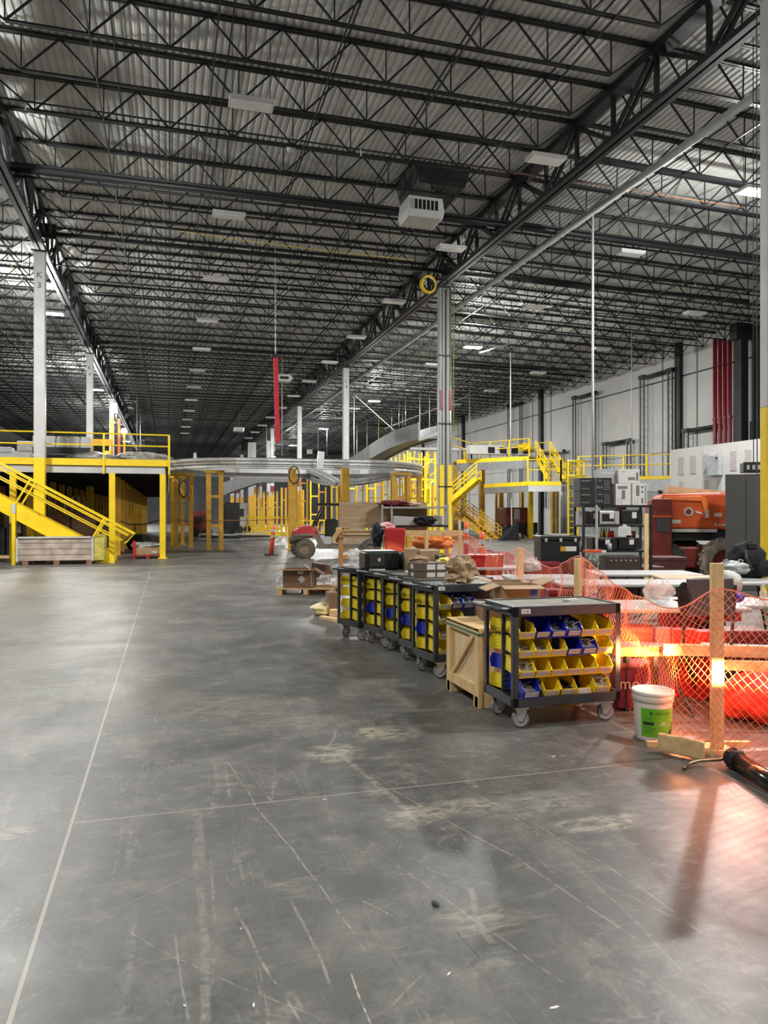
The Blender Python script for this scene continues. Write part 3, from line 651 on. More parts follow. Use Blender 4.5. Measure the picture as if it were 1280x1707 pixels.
def hframe(px, d, wpx, h, lab, m=ORY, w_=.20, rz=0, bars=(1.0, 2.3), grp='orange yellow loop support frames'):
    p = W(px, HZ, d); t = thing('support_trestle', lab, 'frame', (p.x, p.y, 0), rz, None); g = wpx * d / F / 2
    for s in (-1, 1): MB().b2((s * g - w_ / 2, -w_ / 2, 0), (s * g + w_ / 2, w_ / 2, h)).build('leg', m, t); MB().b2((s * g - w_ * .8, -w_ * .8, 0), (s * g + w_ * .8, w_ * .8, .03)).build('base_plate', m, t)
    for z in bars: MB().b2((-g, -.05, z), (g, .05, z + .12)).build('crossbar', m, t)
    MB().b2((-g - .15, -.15, h), (g + .15, .15, h + .12)).build('cap_beam', m, t); return t
for px, d, wpx, lb in ((358, 33.2, 20, 'two legged orange yellow frame below the left front of the oval loop'), (306, 35.5, 24, 'two legged frame below the far left bend of the oval loop'), (668, 35, 26, 'two legged frame below the right bend of the oval loop'), (688, 37.5, 22, 'two legged frame just right of the right bend'), (296, 38.2, 16, 'frame behind the left bend of the oval loop')):
    hframe(px, d, wpx, 3.4, lb)
p = W(487, HZ, 33.1); t = thing('support_post', 'single thick orange yellow post below the middle of the oval loop', 'post', (p.x, p.y, 0)); MB().b2((-.17, -.17, 0), (.17, .17, 3.6)).build('shaft', ORY, t); MB().b2((-.26, -.26, 0), (.26, .26, .04)).build('base_plate', ORY, t)
p = W(575, HZ, 33.3); t = thing('support_post', 'thick orange yellow post before column L 4 behind the plywood box', 'post', (p.x, p.y, 0)); MB().b2((-.17, -.17, 0), (.17, .17, 3.6)).build('shaft', ORY, t); MB().b2((-.26, -.26, 0), (.26, .26, .04)).build('base_plate', ORY, t)
# cable loops on posts
for px, py, d, lb in ((489, 792, 32.9, 'black cable loop hung on the thick post under the loop'), (306, 815, 35.2, 'black cable loop hung on the left bend frame')):
    p = W(px, py, d); tag(MB().tube([(p.x + math.cos(a) * .22, p.y - .2, p.z + math.sin(a) * .38) for a in [2 * PI * i / 16 for i in range(16)]], .03, 5, closed=True).build('cable_loop', BLK), lb, 'cable')
# caution tape between posts
a, b_ = W(296, 864, 35), W(320, 869, 35)
tag(MB().tube([W(196, 867, 29), W(215, 874, 29), W(240, 874, 29), W(268, 866, 27)], .02, 4).build('cable', BLK), 'drooping dark cable strung between the mezzanine posts', 'cable')
tag(MB().tube([W(293, 866, 35), W(322, 870, 35), W(350, 868, 33), W(368, 868, 33), W(480, 866, 33), W(495, 867, 33)], .018, 4).build('barrier_tape', mat('brown_tape', (.25, .08, .03), .6)), 'thin reddish barrier tape strung between the loop posts', 'tape')
# far field of yellow frames
rnd = random.Random(3)
def farframe(px, ybase, ytop, wpx, m, w_=.14, nb=2, grp='distant yellow conveyor support frames', lab='distant slim yellow steel support frame beyond the oval loop'):
    d = min(60, CH * F / (ybase - HZ)); p = W(px, HZ, d); h = CH - (ytop - HZ) * d / F; g = wpx * d / F / 2
    t = thing('support_trestle', lab, 'frame', (p.x, p.y, 0), 0, grp); b = MB()
    for s in (-1, 1): MB().b2((s * g - w_ / 2, -w_ / 2, 0), (s * g + w_ / 2, w_ / 2, h)).build('leg', m, t)
    for k in range(nb): z = h * (k + 1) / (nb + .4); MB().b2((-g, -.04, z), (g, .04, z + .1)).build('crossbar', m, t)
for i in range(15):
    px = 508 + i * 15.5 + rnd.uniform(-4, 4)
    farframe(px, rnd.uniform(888, 902), rnd.uniform(785, 812), rnd.uniform(8, 15), YEL if i % 2 else ORY, .11, 3)
for i in range(9):
    px = 618 + i * 13 + rnd.uniform(-3, 3); farframe(px, rnd.uniform(880, 886), rnd.uniform(738, 765), rnd.uniform(8, 12), YEL if i % 2 else ORY, .09, 4)
for i in range(6): farframe(428 + i * 15, rnd.uniform(878, 886), rnd.uniform(800, 830), rnd.uniform(4, 8), ORY, .16, 1)
# low yellow barriers near the loop centre, behind
for px0, px1, y0, y1, d, lb in ((390, 478, 862, 885, 52, 'low yellow pipe barrier seen through the middle of the loop'), (500, 560, 868, 884, 56, 'low yellow pipe barrier behind the utility cart'), (420, 470, 846, 862, 70, 'far yellow barrier beyond the parked lifts')):
    a, b_ = W(px0, y1, d), W(px1, y1, d); zz = max(0, CH - (y1 - HZ) * d / F); a.z = b_.z = 0
    post_rail('pipe_barrier', lb, [a, b_], 0, CH - (y0 - HZ) * d / F, 1.0, r=.04)
    t = MB().bar(a + Vector((0, 0, .18)), b_ + Vector((0, 0, .18)), .12, .3).build('kick_beam', YEL); tag(t, 'yellow floor beam below: ' + lb, 'beam')
# far left row of pale columns, chute and lifts
for px, y0, y1, wd, d in ((420, 738, 830, 12, 75), (387, 778, 845, 6, 80), (403, 758, 840, 5, 84), (448, 735, 830, 7, 80), (434, 770, 845, 5, 90), (396, 788, 842, 5, 88)):
    p = W(px, y1, d); t = thing('far_column', 'distant pale column far beyond the oval loop', 'column', (p.x, p.y, 0), 0, 'distant pale columns'); h = CH - (y0 - HZ) * d / F; g = wd * d / F / 2
    MB().b2((-g, -g, 3.4), (g, g, h)).build('shaft', GRY, t); MB().b2((-g, -g, 0), (g, g, 3.4)).build('painted_base', ORY, t); MB().b2((-g * 1.01, -g * 1.01, h * .62), (g * 1.01, g * 1.01, h * .67)).build('red_band', RED, t)
track([tuple(W(374, 826, 60)), tuple(W(400, 816, 60)), tuple(W(430, 806, 60)), tuple(W(455, 804, 60)), tuple(W(482, 804, 60))], 'grey conveyor rising far behind the middle of the loop', 1.0, 1.2, mat('far_grey', (.22, .23, .24), .5))
track([tuple(W(352, 795, 52)), tuple(W(480, 790, 50))], 'thin grey conveyor line just below the loop, behind', .35, .8, GRY)
for px, y0, y1, wpx, d, m, lb in ((385, 838, 886, 26, 50, BKP, 'black boxy machine parked behind the loop frame'), (335, 852, 884, 30, 52, ORD, 'dark red lift parked behind the left loop frame'), (404, 838, 862, 18, 62, GRY, 'grey cabinet with yellow stripe far behind the loop')):
    p = W(px, y1, d); h = CH - (y0 - HZ) * d / F; g = wpx * d / F / 2
    t = thing('parked_machine', lb, 'machine', (p.x, p.y, 0)); MB().b2((-g, -.8, .25), (g, .8, h)).build('body', m, t, bevel=.06); MB().b2((-g * .7, -.84, h * .55), (g * .1, -.8, h * .8)).build('vent', BLK if m != BLK else GRY, t)
    for s in (-1, 1): MB().lathe([(0, -.1), (.3, -.1), (.3, .1), (0, .1)], 14, (s * g * .7, -.8, .3), 'Y').build('wheel', RUBB, t)
for k, (px, py, wpx, d) in enumerate(((375, 893, 60, 44), (420, 890, 70, 46), (515, 886, 60, 50), (350, 889, 40, 46))):
    p = W(px, py, d); p.z = 0; g = wpx * d / F / 2; t = thing('conveyor_bed_stack', 'dark low stack of conveyor beds on the floor behind the loop', 'conveyor', p, 0, 'low conveyor beds on the floor')
    for q in range(3): MB().b2((-g + q * .15, -.5, .02 + q * .14), (g - q * .2, .6, .1 + q * .14)).build('bed', BLK if q % 2 else GRY, t)
# grey curved chute at the right
ch = [W(585, 784, 62), W(612, 768, 58), W(632, 750, 55), W(660, 738, 52), W(698, 730, 50)]
t = thing('curved_chute', 'wide grey chute climbing in a curve behind the right end of the loop', 'chute', (0, 0, 0))
GC = mat('chute_grey', (.27, .28, .28), .45, .3)
MB().sweep(bez(ch, 14), [(-.05, -.1), (.05, -.1), (.05, 1.0), (-.05, 1.0)]).build('side_wall', GC, t)
e = ch[-1]; e2 = W(738, 722, 50)
MB().bar(e - Vector((0, 0, .12)), e2 - Vector((0, 0, -.10)), .15, .2).build('end_lip', WHT, t); MB().b2((e.x - .05, e.y - .06, e.z - .15), (e.x + .05, e.y + .06, e.z + 1.05)).build('end_post', WHT, t)
off = Vector((1.75, 1.2, .12))
MB().sweep([Vector(p) + off for p in bez(ch, 14)], [(-.05, -.1), (.05, -.1), (.05, .9), (-.05, .9)]).build('side_wall', GC, t)
bp = bez(ch, 14); vs = [Vector(p) for p in bp] + [Vector(p) + off for p in bp]; m_ = len(bp)
MB().add(vs, [(i, i + 1, m_ + i + 1, m_ + i) for i in range(m_ - 1)]).build('chute_floor', GC, t)
tk = thing('white_beam', 'long white conveyor beam at platform height behind the wrapped column', 'beam', (0, 0, 0)); a, b_ = W(684, 748, 49), W(935, 752, 49); MB().bar(a, b_, .5, .16).build('beam_box', WHT, tk)

# ================================================================== RIGHT PLATFORM WITH STAIRS
D1 = 46.0
t = thing('upper_platform', 'raised yellow edged platform with grey beam right of the wrapped column', 'platform', (0, 0, 0))
A, B = W(762, 762, D1 + 2), W(882, 765, D1 - 1); A.z = B.z = zz = (A.z + B.z) / 2; zz = A.z
dirv = (B - A).normalized(); bk = Vector((-dirv.y, dirv.x, 0)) * 3
for nm, dz0, dz1, m_ in (('fascia', 0, -.24, YEL), ('edge_beam', -.24, -.72, GC)): 
    MB().bar(A + Vector((0, 0, (dz0 + dz1) / 2)), B + Vector((0, 0, (dz0 + dz1) / 2)), .12, abs(dz1 - dz0)).build(nm, m_, t)
MB().add([A, B, B + bk, A + bk] + [q - Vector((0, 0, .1)) for q in (A, B, B + bk, A + bk)], [(0, 1, 2, 3), (7, 6, 5, 4), (0, 4, 5, 1), (1, 5, 6, 2), (2, 6, 7, 3), (3, 7, 4, 0)]).build('deck_plate', GC, t)
post_rail('guard_rail', 'yellow rail on the upper platform right of the wrapped column', [W(742, 752, D1 + 3) * 1, A + Vector((1.0, 0, 0)), B], 0, 1.07, 1.6, r=.03)
post_rail('guard_rail', 'yellow rear rail of the upper platform', [A + bk, B + bk], 0, 1.07, 1.8, r=.03)
C0, D0 = W(880, 803, D1 - 2), W(935, 797, D1 - 2); zl = C0.z; D0.z = zl
E0 = W(808, 804, D1 + 2); E0.z = zl
t = thing('lower_platform', 'lower landing with yellow fascia at the foot of the short stairs', 'platform', (0, 0, 0))
for a, b_ in ((C0, D0), (E0, C0)):
    MB().bar(a + Vector((0, 0, -.10)), b_ + Vector((0, 0, -.10)), .12, .24).build('fascia', YEL, t); MB().bar(a + Vector((0, 0, -.40)), b_ + Vector((0, 0, -.40)), .10, .36).build('edge_beam', WHT if a is C0 else GC, t)
MB().add([C0, D0, D0 + bk * .9, E0], [(0, 1, 2, 3)]).build('deck_plate', GC, t)
post_rail('guard_rail', 'yellow rail around the lower landing right of the platform', [C0, D0, D0 + bk * .5], 0, 1.3, 1.0, r=.03)
def stairs(lab, lo, hi, wid, m=YEL, n=12, name='stairs'):
    t = thing(name, lab, 'stairs', (0, 0, 0)); lo, hi = Vector(lo), Vector(hi); d = (hi - lo); h = Vector((d.x, d.y, 0)).normalized(); sd = Vector((h.y, -h.x, 0)) * wid
    for s in (0, 1):
        o = sd * s; MB().bar(lo + o, hi + o, .06, .28).build('stringer', m, t)
        for hh, nm in ((1.0, 'handrail'), (.75, 'handrail'), (.5, 'mid_rail')): MB().bar(lo + o + Vector((0, 0, hh)), hi + o + Vector((0, 0, hh)), .05).build(nm, m, t)
        for k in range(4): q = lo.lerp(hi, k / 3) + o; MB().bar(q, q + Vector((0, 0, 1.0)), .05).build('rail_post', m, t)
    for k in range(n): q = lo.lerp(hi, (k + .5) / n) + sd * .5; MB().bar(q - sd * .48, q + sd * .48, .26, .03).build('tread', m, t)
    return t
stairs('short yellow stairs from the upper platform down right to the lower landing', D0 + Vector((-.5, .5, .1)), W(893, 762, D1), 1.0, n=7)
stairs('yellow stairs climbing right behind the wrapped column to the platform', W(742, 850, 48), W(802, 798, 47), 1.0, n=14)
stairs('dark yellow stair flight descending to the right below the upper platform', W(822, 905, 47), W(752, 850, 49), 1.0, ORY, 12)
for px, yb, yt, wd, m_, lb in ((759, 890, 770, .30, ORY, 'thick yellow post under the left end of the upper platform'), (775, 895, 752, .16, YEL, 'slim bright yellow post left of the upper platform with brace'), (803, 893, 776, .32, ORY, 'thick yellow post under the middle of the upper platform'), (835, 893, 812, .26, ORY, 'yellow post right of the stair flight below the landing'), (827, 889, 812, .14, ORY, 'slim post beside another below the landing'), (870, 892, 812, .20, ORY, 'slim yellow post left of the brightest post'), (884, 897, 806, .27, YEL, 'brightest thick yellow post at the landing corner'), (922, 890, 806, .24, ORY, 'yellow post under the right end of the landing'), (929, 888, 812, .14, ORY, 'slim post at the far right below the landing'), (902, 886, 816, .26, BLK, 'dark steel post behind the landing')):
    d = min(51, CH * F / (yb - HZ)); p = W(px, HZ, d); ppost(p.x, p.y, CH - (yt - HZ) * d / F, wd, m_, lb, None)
t = thing('white_conveyor', 'white conveyor housing with dark openings on the upper platform', 'conveyor', (A + bk * .35).lerp(B + bk * .35, .55)); 
MB().b2((-2.4, -.3, .25), (2.0, .3, .8)).build('housing', WHT, t)
for k in range(4): MB().b2((-1.2 + k * .8, -.33, .32), (-.75 + k * .8, -.3, .7)).build('opening', BLK, t)
MB().blob((1.3, -.4, .7), (1.0, .5, .5), 5, 3, .5).build('yellow_motor', YEL, t)
# scaffold left of wrapped column
for px, d, lb in ((705, 44, 'bright yellow scaffold tower left of the wrapped column'), (728, 47, 'second yellow scaffold tower directly behind the wrapped column')):
    p = W(px, HZ, d); t = thing('scaffold_tower', lb, 'scaffold', (p.x, p.y, 0))
    for sx in (-.8, .75):
        for sy in (0, 1.2): MB().tube([(sx, sy, 0), (sx, sy, 5.2)], .06, 6).build('upright', YEL, t)
    for z in (1.2, 2.4, 3.6, 4.8): MB().bar((-.8, 0, z), (.75, 0, z), .07).build('ledger', YEL, t)
    for z in (0.2, 2.4, 3.7): MB().bar((-.8, 0, z), (.75, 0, z + 1.2), .05).build('brace', WHT if z < 1 else YEL, t)
# red machine behind posts and black draped bag
p = W(852, HZ, 50); t = thing('parked_lift', 'red boxy lift parked behind the platform posts', 'machine', (p.x, p.y, 0)); MB().b2((-.7, -.6, .8), (1.0, .8, 2.0)).build('body', ORD, t, bevel=.08); MB().b2((-.1, -.65, 1.1), (.3, -.6, 1.9)).build('white_panel', WHT, t)
MB().b2((.1, -.7, .3), (1.6, .8, 1.0)).build('chassis', BLK, t)
for s in (-.7, 1.0): MB().lathe([(0, -.15), (.4, -.15), (.4, .15), (0, .15)], 14, (s, -.7, .4), 'Y').build('wheel', RUBB, t)
p = FL(850, 901); tag(MB().prism([(-.7, 0), (.55, 0), (.45, .5), (.5, 1.3), (.3, .95), (-.1, .55)], -.2, .3).build('draped_cloth', FABB, loc=(p.x, p.y, 0)), 'black cloth hanging over a pole on the floor below the platform', 'cloth')
tag(MB().tube([W(853, 899, 46), W(851, 700, 46)], .04, 6).build('thin_pole', GRY), 'thin grey pole standing in the black cloth', 'pole')
# grey machine room platform far right
d = 38; A2, B2 = W(965, 793, d), W(1118, 793, d * .96); A2.z = B2.z
t = thing('wall_platform', 'long grey platform with yellow edge along the right wall', 'platform', (0, 0, 0))
for a, b_, m_, nm, w_ in ((.0, -.16, YEL, 'fascia', .12), (-.16, -.75, GRY, 'edge_beam', .10), (-.75, -2.9, GC, 'grey_cladding', .06)): MB().bar(A2 + Vector((0, 0, (a + b_) / 2)), B2 + Vector((0, 0, (a + b_) / 2)), w_, abs(a - b_)).build(nm, m_, t)
post_rail('guard_rail', 'yellow guard rail on the grey platform by the right wall', [A2, B2], 0, 1.05, 1.1, r=.028)
p = W(955, HZ, 36); t = thing('caged_ladder', 'yellow ladder with cage top beside the silver clad column', 'ladder', (p.x, p.y, 0))
for sx in (-.25, .25): MB().b2((sx - .03, -.03, 0), (sx + .03, .03, 4.2)).build('rail', YEL, t)
for k in range(13): MB().b2((-.25, -.02, .3 + k * .3), (.25, .02, .34 + k * .3)).build('rung', YEL, t)
for z in (3.4, 4.1): MB().tube([(math.cos(a) * .4, -.3 + math.sin(a) * .4, z) for a in [2 * PI * i / 14 for i in range(14)]], .035, 5, closed=True).build('hoop', YEL, t)
for k in range(5): a = PI + k * PI / 4; MB().bar((math.cos(a) * .4, -.3 + math.sin(a) * .4, 3.4), (math.cos(a) * .4, -.3 + math.sin(a) * .4, 4.1), .03).build('cage_bar', YEL, t)

# --- dock door tracks on the right wall
def dtrack(px0, yt0, px1, yt1, lab, zb=2.0):
    t = thing('door_track', lab, 'door track', (0, 0, 0)); xx = XR - .35
    ends = []
    for px, yt in ((px0, yt0), (px1, yt1)):
        y = YatX(px, xx); zt = Z(yt, xx, y); ends.append((y, zt)); b = MB()
        for dy in (-.18, .18): b.b2((xx - .04, y + dy - .045, zb), (xx + .04, y + dy + .045, zt))
        for k in range(int((zt - zb) / .45)): b.b2((xx - .02, y - .18, zb + .3 + k * .45), (xx + .02, y + .18, zb + .34 + k * .45))
        b.build('ladder_track', mat('track_steel', (.10, .105, .11), .45, .3), t); MB().b2((xx - .1, y - .25, zt - .1), (xx + .1, y + .25, zt + .12)).build('bearing_plate', BLK, t)
    (ya, za), (yb, zb_) = ends; z = min(za, zb_)
    MB().tube([(xx, ya, z), (xx, yb, z)], .11, 8).build('spring_shaft', BLK, t, True)
dtrack(1070, 629, 1117, 617, 'tall ladder like dock door track on the right wall nearest the red pipes')
dtrack(957, 663, 990, 655, 'tall ladder like dock door track behind the white hanging pole')
dtrack(1008, 740, 1048, 734, 'short dock door track above the carton shelves')
dtrack(1143, 718, 1196, 710, 'short dock door track beside the red pipes')
dtrack(908, 756, 938, 752, 'far dock door track over the yellow landing')
dtrack(848, 676, 868, 672, 'farthest tall dock door track on the right wall')
for k in range(4):
    y = YatX(1192 + k * 8.2, XR - .5)
    t = thing('riser_pipe', '%s of the four dark red vertical riser pipes' % ('leftmost', 'second from left', 'third from left', 'rightmost')[k], 'pipe', (XR - .5, y, 0)); MB().tube([(0, 0, 0), (0, 0, Z(566, XR - .5, y))], .105, 12).build('pipe_run', RED, t, True)
    for z in (3, 6.5): MB().lathe([(0, z), (.14, z), (.14, z + .12), (0, z + .12)], 12).build('coupling', RED, t)
    if k == 0: MB().box((0, -.05, 4.2), (.5, .5, .12)).build('valve', BLK, t)
t = thing('wall_panel_box', 'grey electrical panels on the wall right of the black columns', 'panel', (XR - .35, YatX(1262, XR - .35), 0)); MB().b2((0, -.5, 3), (.3, .5, 6.2)).build('enclosure', mat('panel_grey', (.12, .12, .12), .5), t)
# ================================================================== DRYWALL ROOM, CABINET, BOOM LIFT
DRY = mat('drywall', (.46, .455, .44), .8, 0, .05, 2); MUD = mat('joint_compound', (.36, .35, .335), .9, 0, .15, 12)
WX = 17.0; y1 = YatX(1117, WX)
t = thing('drywall_room', 'unpainted drywall room with patched joints behind the orange lift', 'room', (WX, y1, 0))
MB().b2((0, -9, 0), (6, 0, 3.84)).build('drywall_shell', DRY, t)
rnd = random.Random(5)
for k in range(9):
    yy = -.6 - k * .62; 
    MB().b2((-.012, yy - .14, 2.95), (0, yy + .14, 3.55)).build('mud_patch', MUD, t)
    if k % 3 != 1: MB().b2((-.012, yy - .10, 1.9), (0, yy + .10, 2.7)).build('mud_patch', MUD, t)
e = thing('electrical_box', 'grey wall mounted electrical box on the drywall room', 'electrical box', (WX - .15, YatX(1195, WX), 3.15)); MB().b2((-.02, -.28, -.33), (.14, .28, .33)).build('enclosure', mat('box_grey', (.33, .36, .37), .4, .3), e, bevel=.015); MB().b2((-.04, -.22, .2), (-.02, -.16, .26)).build('latch', BLK, e)
p = W(1243, HZ, 15.6); cz = CH - (790 - HZ) * 15.6 / F
t = thing('tall_cabinet', 'tall plain dark grey cabinet standing before the drywall room', 'cabinet', (p.x, p.y, 0), -.72)
MB().b2((-.39, -.1, 0), (.42, .4, cz)).build('body', DARKW, t, bevel=.01); MB().b2((-.005, -.106, .1), (.005, -.099, cz - .1)).build('door_gap', BLK, t)
e = thing('switch_box', 'black control box on the drywall above the grey cabinet', 'electrical box', W(1258, 779, 16.2), -.28); MB().b2((-.26, -.05, -.12), (.3, .15, .12)).build('enclosure', BKP, e, bevel=.02)
for k in range(4): MB().b2((-.2 + k * .12, -.06, -.05), (-.14 + k * .12, -.045, .05)).build('switch', GRY, e)
# boom lift
p = W(1150, 940, 17.5); LR = math.atan2(-ST, CT)
def CR(d=0): return -TH + d       # faces the camera
t = thing('boom_lift', 'orange boom lift with rounded hood and lugged tyres behind the shelving', 'lift', (p.x, p.y, 0), CR(-.22))
k_ = 17.5 / F
def HP(px, py): return ((px - 1150) * k_, CH - (py - HZ) * k_)
hood = [HP(1098, 880), HP(1098, 830), HP(1103, 824), HP(1190, 822), HP(1202, 826), HP(1209, 838), HP(1212, 862), HP(1212, 882)]
MB().prism(hood, -.55, .9).build('hood', ORG, t, bevel=.07)
MB().prism([HP(1103, 829), HP(1160, 828), HP(1168, 833), HP(1172, 862), HP(1167, 862), HP(1160, 836), HP(1103, 834)], -.60, -.54).build('hood_trim', mat('bright_orange', (.85, .20, .05), .3, 0, .05), t, bevel=.01)
MB().b2((HP(1166, 0)[0], -.61, HP(0, 863)[1]), (HP(1171, 0)[0], -.55, HP(0, 850)[1])).build('handle', WHT, t)
MB().b2((HP(1083, 0)[0], -.75, .55), (HP(1114, 0)[0], .5, HP(0, 832)[1])).build('side_cabinet', ORD, t, bevel=.03)
MB().b2((HP(1090, 0)[0], -.78, HP(0, 885)[1]), (HP(1110, 0)[0], -.74, HP(0, 861)[1])).build('dark_panel', DARKW, t)
MB().b2((HP(1084, 0)[0], -.80, HP(0, 862)[1]), (HP(1113, 0)[0], -.74, HP(0, 859)[1])).build('belt_line', ORG, t)
MB().prism([HP(1117, 821), HP(1117, 811), HP(1125, 810), HP(1218, 820), HP(1218, 826), HP(1180, 823)], .2, .7).build('boom', mat('boom_beige', (.50, .44, .26), .5), t)
MB().b2((HP(1115, 0)[0], -.4, HP(0, 900)[1]), (HP(1212, 0)[0], .9, HP(0, 882)[1])).build('turret_base', BLK, t)
MB().b2((HP(1112, 0)[0], -.56, HP(0, 886)[1]), (HP(1184, 0)[0], -.4, HP(0, 881)[1])).build('white_bumper', WHT, t)
MB().b2((HP(1090, 0)[0], -.5, .35), (HP(1205, 0)[0], .9, .85)).build('chassis', ORD, t, bevel=.05)
def tyre(parent, c, r, wd, lug=True, hub=GRY, ax='Y'):
    b = MB().lathe([(r * .55, -wd / 2), (r * .92, -wd / 2), (r, -wd * .35), (r, wd * .35), (r * .92, wd / 2), (r * .55, wd / 2)], 28, c, ax)
    if lug:
        for i in range(16):
            a = 2 * PI * i / 16
            for s in (-1, 1):
                q = Vector(c) + Vector((math.cos(a + s * .09) * r, s * wd * .25, math.sin(a + s * .09) * r)); b.box(q, (.07, wd * .45, .05), M=Matrix.Rotation(-a + PI / 2, 3, 'Y'))
    y = b.build('tyre', TYR, parent, True)
    MB().lathe([(0, -wd * .35), (r * .2, -wd * .38), (r * .5, -wd * .25), (r * .58, -wd * .48), (r * .58, wd * .48), (0, wd * .4)], 20, c, ax).build('hub', hub, parent, True)
TYR = mat('dusty_tyre', (.085, .08, .072), .85, 0, .3, 8)
TYR0 = TYR; TYR = mat('beige_lug_tyre', (.26, .22, .17), .85, 0, .3, 8); tyre(t, (HP(1192, 0)[0], -.75, .52), .52, .34, True, ORD); TYR = TYR0; tyre(t, (HP(1105, 0)[0], -.5, .48), .45, .30, True, ORD); tyre(t, (HP(1150, 0)[0], .9, .5), .5, .34, True, ORD)
MB().lathe([(0, 0), (.10, 0), (.10, .02), (0, .02)], 20, (HP(1141, 0)[0], -.57, HP(0, 853)[1]), 'Y').build('round_decal', WHT, t)
MB().lathe([(0, -.012), (.06, -.012), (.06, 0), (0, 0)], 20, (HP(1141, 0)[0], -.57, HP(0, 853)[1]), 'Y').build('decal_centre', ORD, t)
for (a, b_, c, d_) in ((1180, 1191, 855, 861), (1115, 1129, 866, 872)): MB().b2((HP(a, 0)[0], -.565, HP(0, d_)[1]), (HP(b_, 0)[0], -.55, HP(0, c)[1])).build('sticker', LAB, t)
MB().prism([HP(1150, 851), HP(1160, 854), HP(1162, 858), HP(1153, 855)], -.57, -.55).build('swoosh_decal', LAB, t)
for k, (x0, h) in enumerate(((1180, 4), (1185, 3), (1189, 3), (1193, 3), (1197, 3))): MB().prism([HP(x0, 876), HP(x0 + 1.5, 872 - (h - 3)), HP(x0 + 3.4, 873), HP(x0 + 2, 876)], -.565, -.55).build('script_mark', LAB, t)
MB().lathe([(0, 0), (.05, 0), (.05, .08), (0, .12)], 10, (HP(1103, 0)[0], 0, HP(0, 823)[1])).build('beacon', BLK, t)

# ================================================================== SHELVING WITH MICROWAVES
d = 12.9; p = W(1029, HZ, d); RC = -TH + .04
sh = thing('shelving_rack', 'black steel shelving rack holding microwaves and cartons', 'shelf', (p.x, p.y, 0), RC)
def SZ(py, dd=12.9): return CH - (py - HZ) * dd / F
for sx in (-.60, .58):
    for sy in (-.02, .46): MB().b2((sx - .02, sy - .02, 0), (sx + .02, sy + .02, SZ(841))).build('upright', BLK, sh)
SHZ = [SZ(842), SZ(875), SZ(917), .35]
for z in SHZ: MB().b2((-.62, -.03, z - .035), (.60, .48, z)).build('shelf_board', BKP, sh)
MB().b2((-.40, -.06, SHZ[3]), (-.36, -.03, SHZ[0])).build('upright', GRY, sh)
def on(px, z, dx=0, dy=.0):
    r = (px - 1029) * d / F + dx; return Vector((p.x + r * math.cos(RC) - dy * math.sin(RC), p.y + r * math.sin(RC) + dy * math.cos(RC), z))
def microwave(px0, px1, z, h, lab, body=BKP, trim=None, grp=None):
    wd = (px1 - px0) * d / F; t = thing('microwave', lab, 'microwave', on((px0 + px1) / 2, z, 0, .02), RC)
    MB().b2((-wd / 2, 0, .01), (wd / 2, .38, h)).build('casing', body, t, bevel=.008)
    MB().b2((-wd / 2 + .01, -.02, .02), (wd / 2 * .55, 0, h - .01)).build('door', trim or BKP, t, bevel=.005)
    MB().b2((-wd / 2 + .05, -.026, .06), (wd / 2 * .42, -.018, h - .05)).build('window', mat('dark_glass', (.01, .01, .012), .1, 0, 0), t)
    MB().b2((wd / 2 * .57, -.015, .02), (wd / 2 - .005, 0, h - .01)).build('control_panel', trim or BKP, t)
    MB().b2((wd / 2 * .48, -.05, .05), (wd / 2 * .53, -.03, h - .05)).build('handle', ZN if trim else BKP, t)
    MB().b2((0.0, -.030, h * .45), (.08, -.027, h * .85)).build('paper_sticker', LAB, t); return t
STL = mat('stainless', (.62, .62, .60), .25, .8, .05)
microwave(998, 1033, SHZ[1], .245, 'stainless fronted microwave in the middle of the upper shelf', BKP, STL)
microwave(1035, 1072, SHZ[1], .26, 'black microwave right of the stainless one')
microwave(981, 996, SHZ[1], .24, 'black microwave at the left end, seen behind the grey upright')
microwave(988, 1029, SHZ[2], .215, 'black microwave on the lower shelf, left, cup before it')
microwave(1031, 1067, SHZ[2], .215, 'black microwave on the lower shelf, right of the cup')
def carton(lab, loc, sz, rz=0, m=CARD, name='carton', marks=(), grp=None, cat='box', tape=True):
    t = thing(name, lab, cat, loc, rz, grp); w_, dd, h = sz
    MB().b2((-w_ / 2, 0, 0), (w_ / 2, dd, h)).build('carton_body', m, t, bevel=.004)
    for (x0, z0, x1, z1, mm) in marks: MB().b2((x0, -.002, z0), (x1, 0, z1)).build('printed_panel', mm, t)
    return t
DG = mat('print_grey', (.16, .16, .165), .5, 0, 0); PG = mat('print_light_grey', (.42, .42, .43), .5, 0, 0)
def bcarton(px, z, lab, rz):
    t = carton(lab, on(px, z, 0, .03), (.56, .36, .235), rz, BOX, marks=[(-.26, .17, -.10, .19, DG), (-.26, .04, -.12, .055, DG), (-.01, .005, 0, .23, DG), (.04, .18, .10, .20, DG), (.02, .05, .06, .09, DG), (.08, .05, .11, .09, DG)] + [(.14, .03 + k * .035, .24, .042 + k * .035, DG) for k in range(5)])
bcarton(994, SHZ[0], 'black printed appliance carton, lower of the two on the rack top', RC)
bcarton(994, SHZ[0] + .24, 'black printed appliance carton, upper of the two, lid edge lifted', RC + .03)
t = carton('white keyboard style carton with dark pictures, low right on rack top', on(1052, SHZ[0], 0, -.02), (.55, .38, .37), RC, LAB, marks=[(-.24, .28, -.07, .33, DG), (-.17, .10, -.11, .26, DG), (-.01, .0, .015, .37, DG), (.08, .16, .14, .34, DG), (.17, .29, .21, .33, DG), (.17, .21, .21, .25, DG), (.17, .03, .21, .12, DG), (-.24, .02, -.22, .12, PG), (-.19, .02, -.17, .12, PG), (.05, .02, .07, .12, PG), (.1, .02, .12, .12, PG), (.235, .02, .255, .35, DG)])
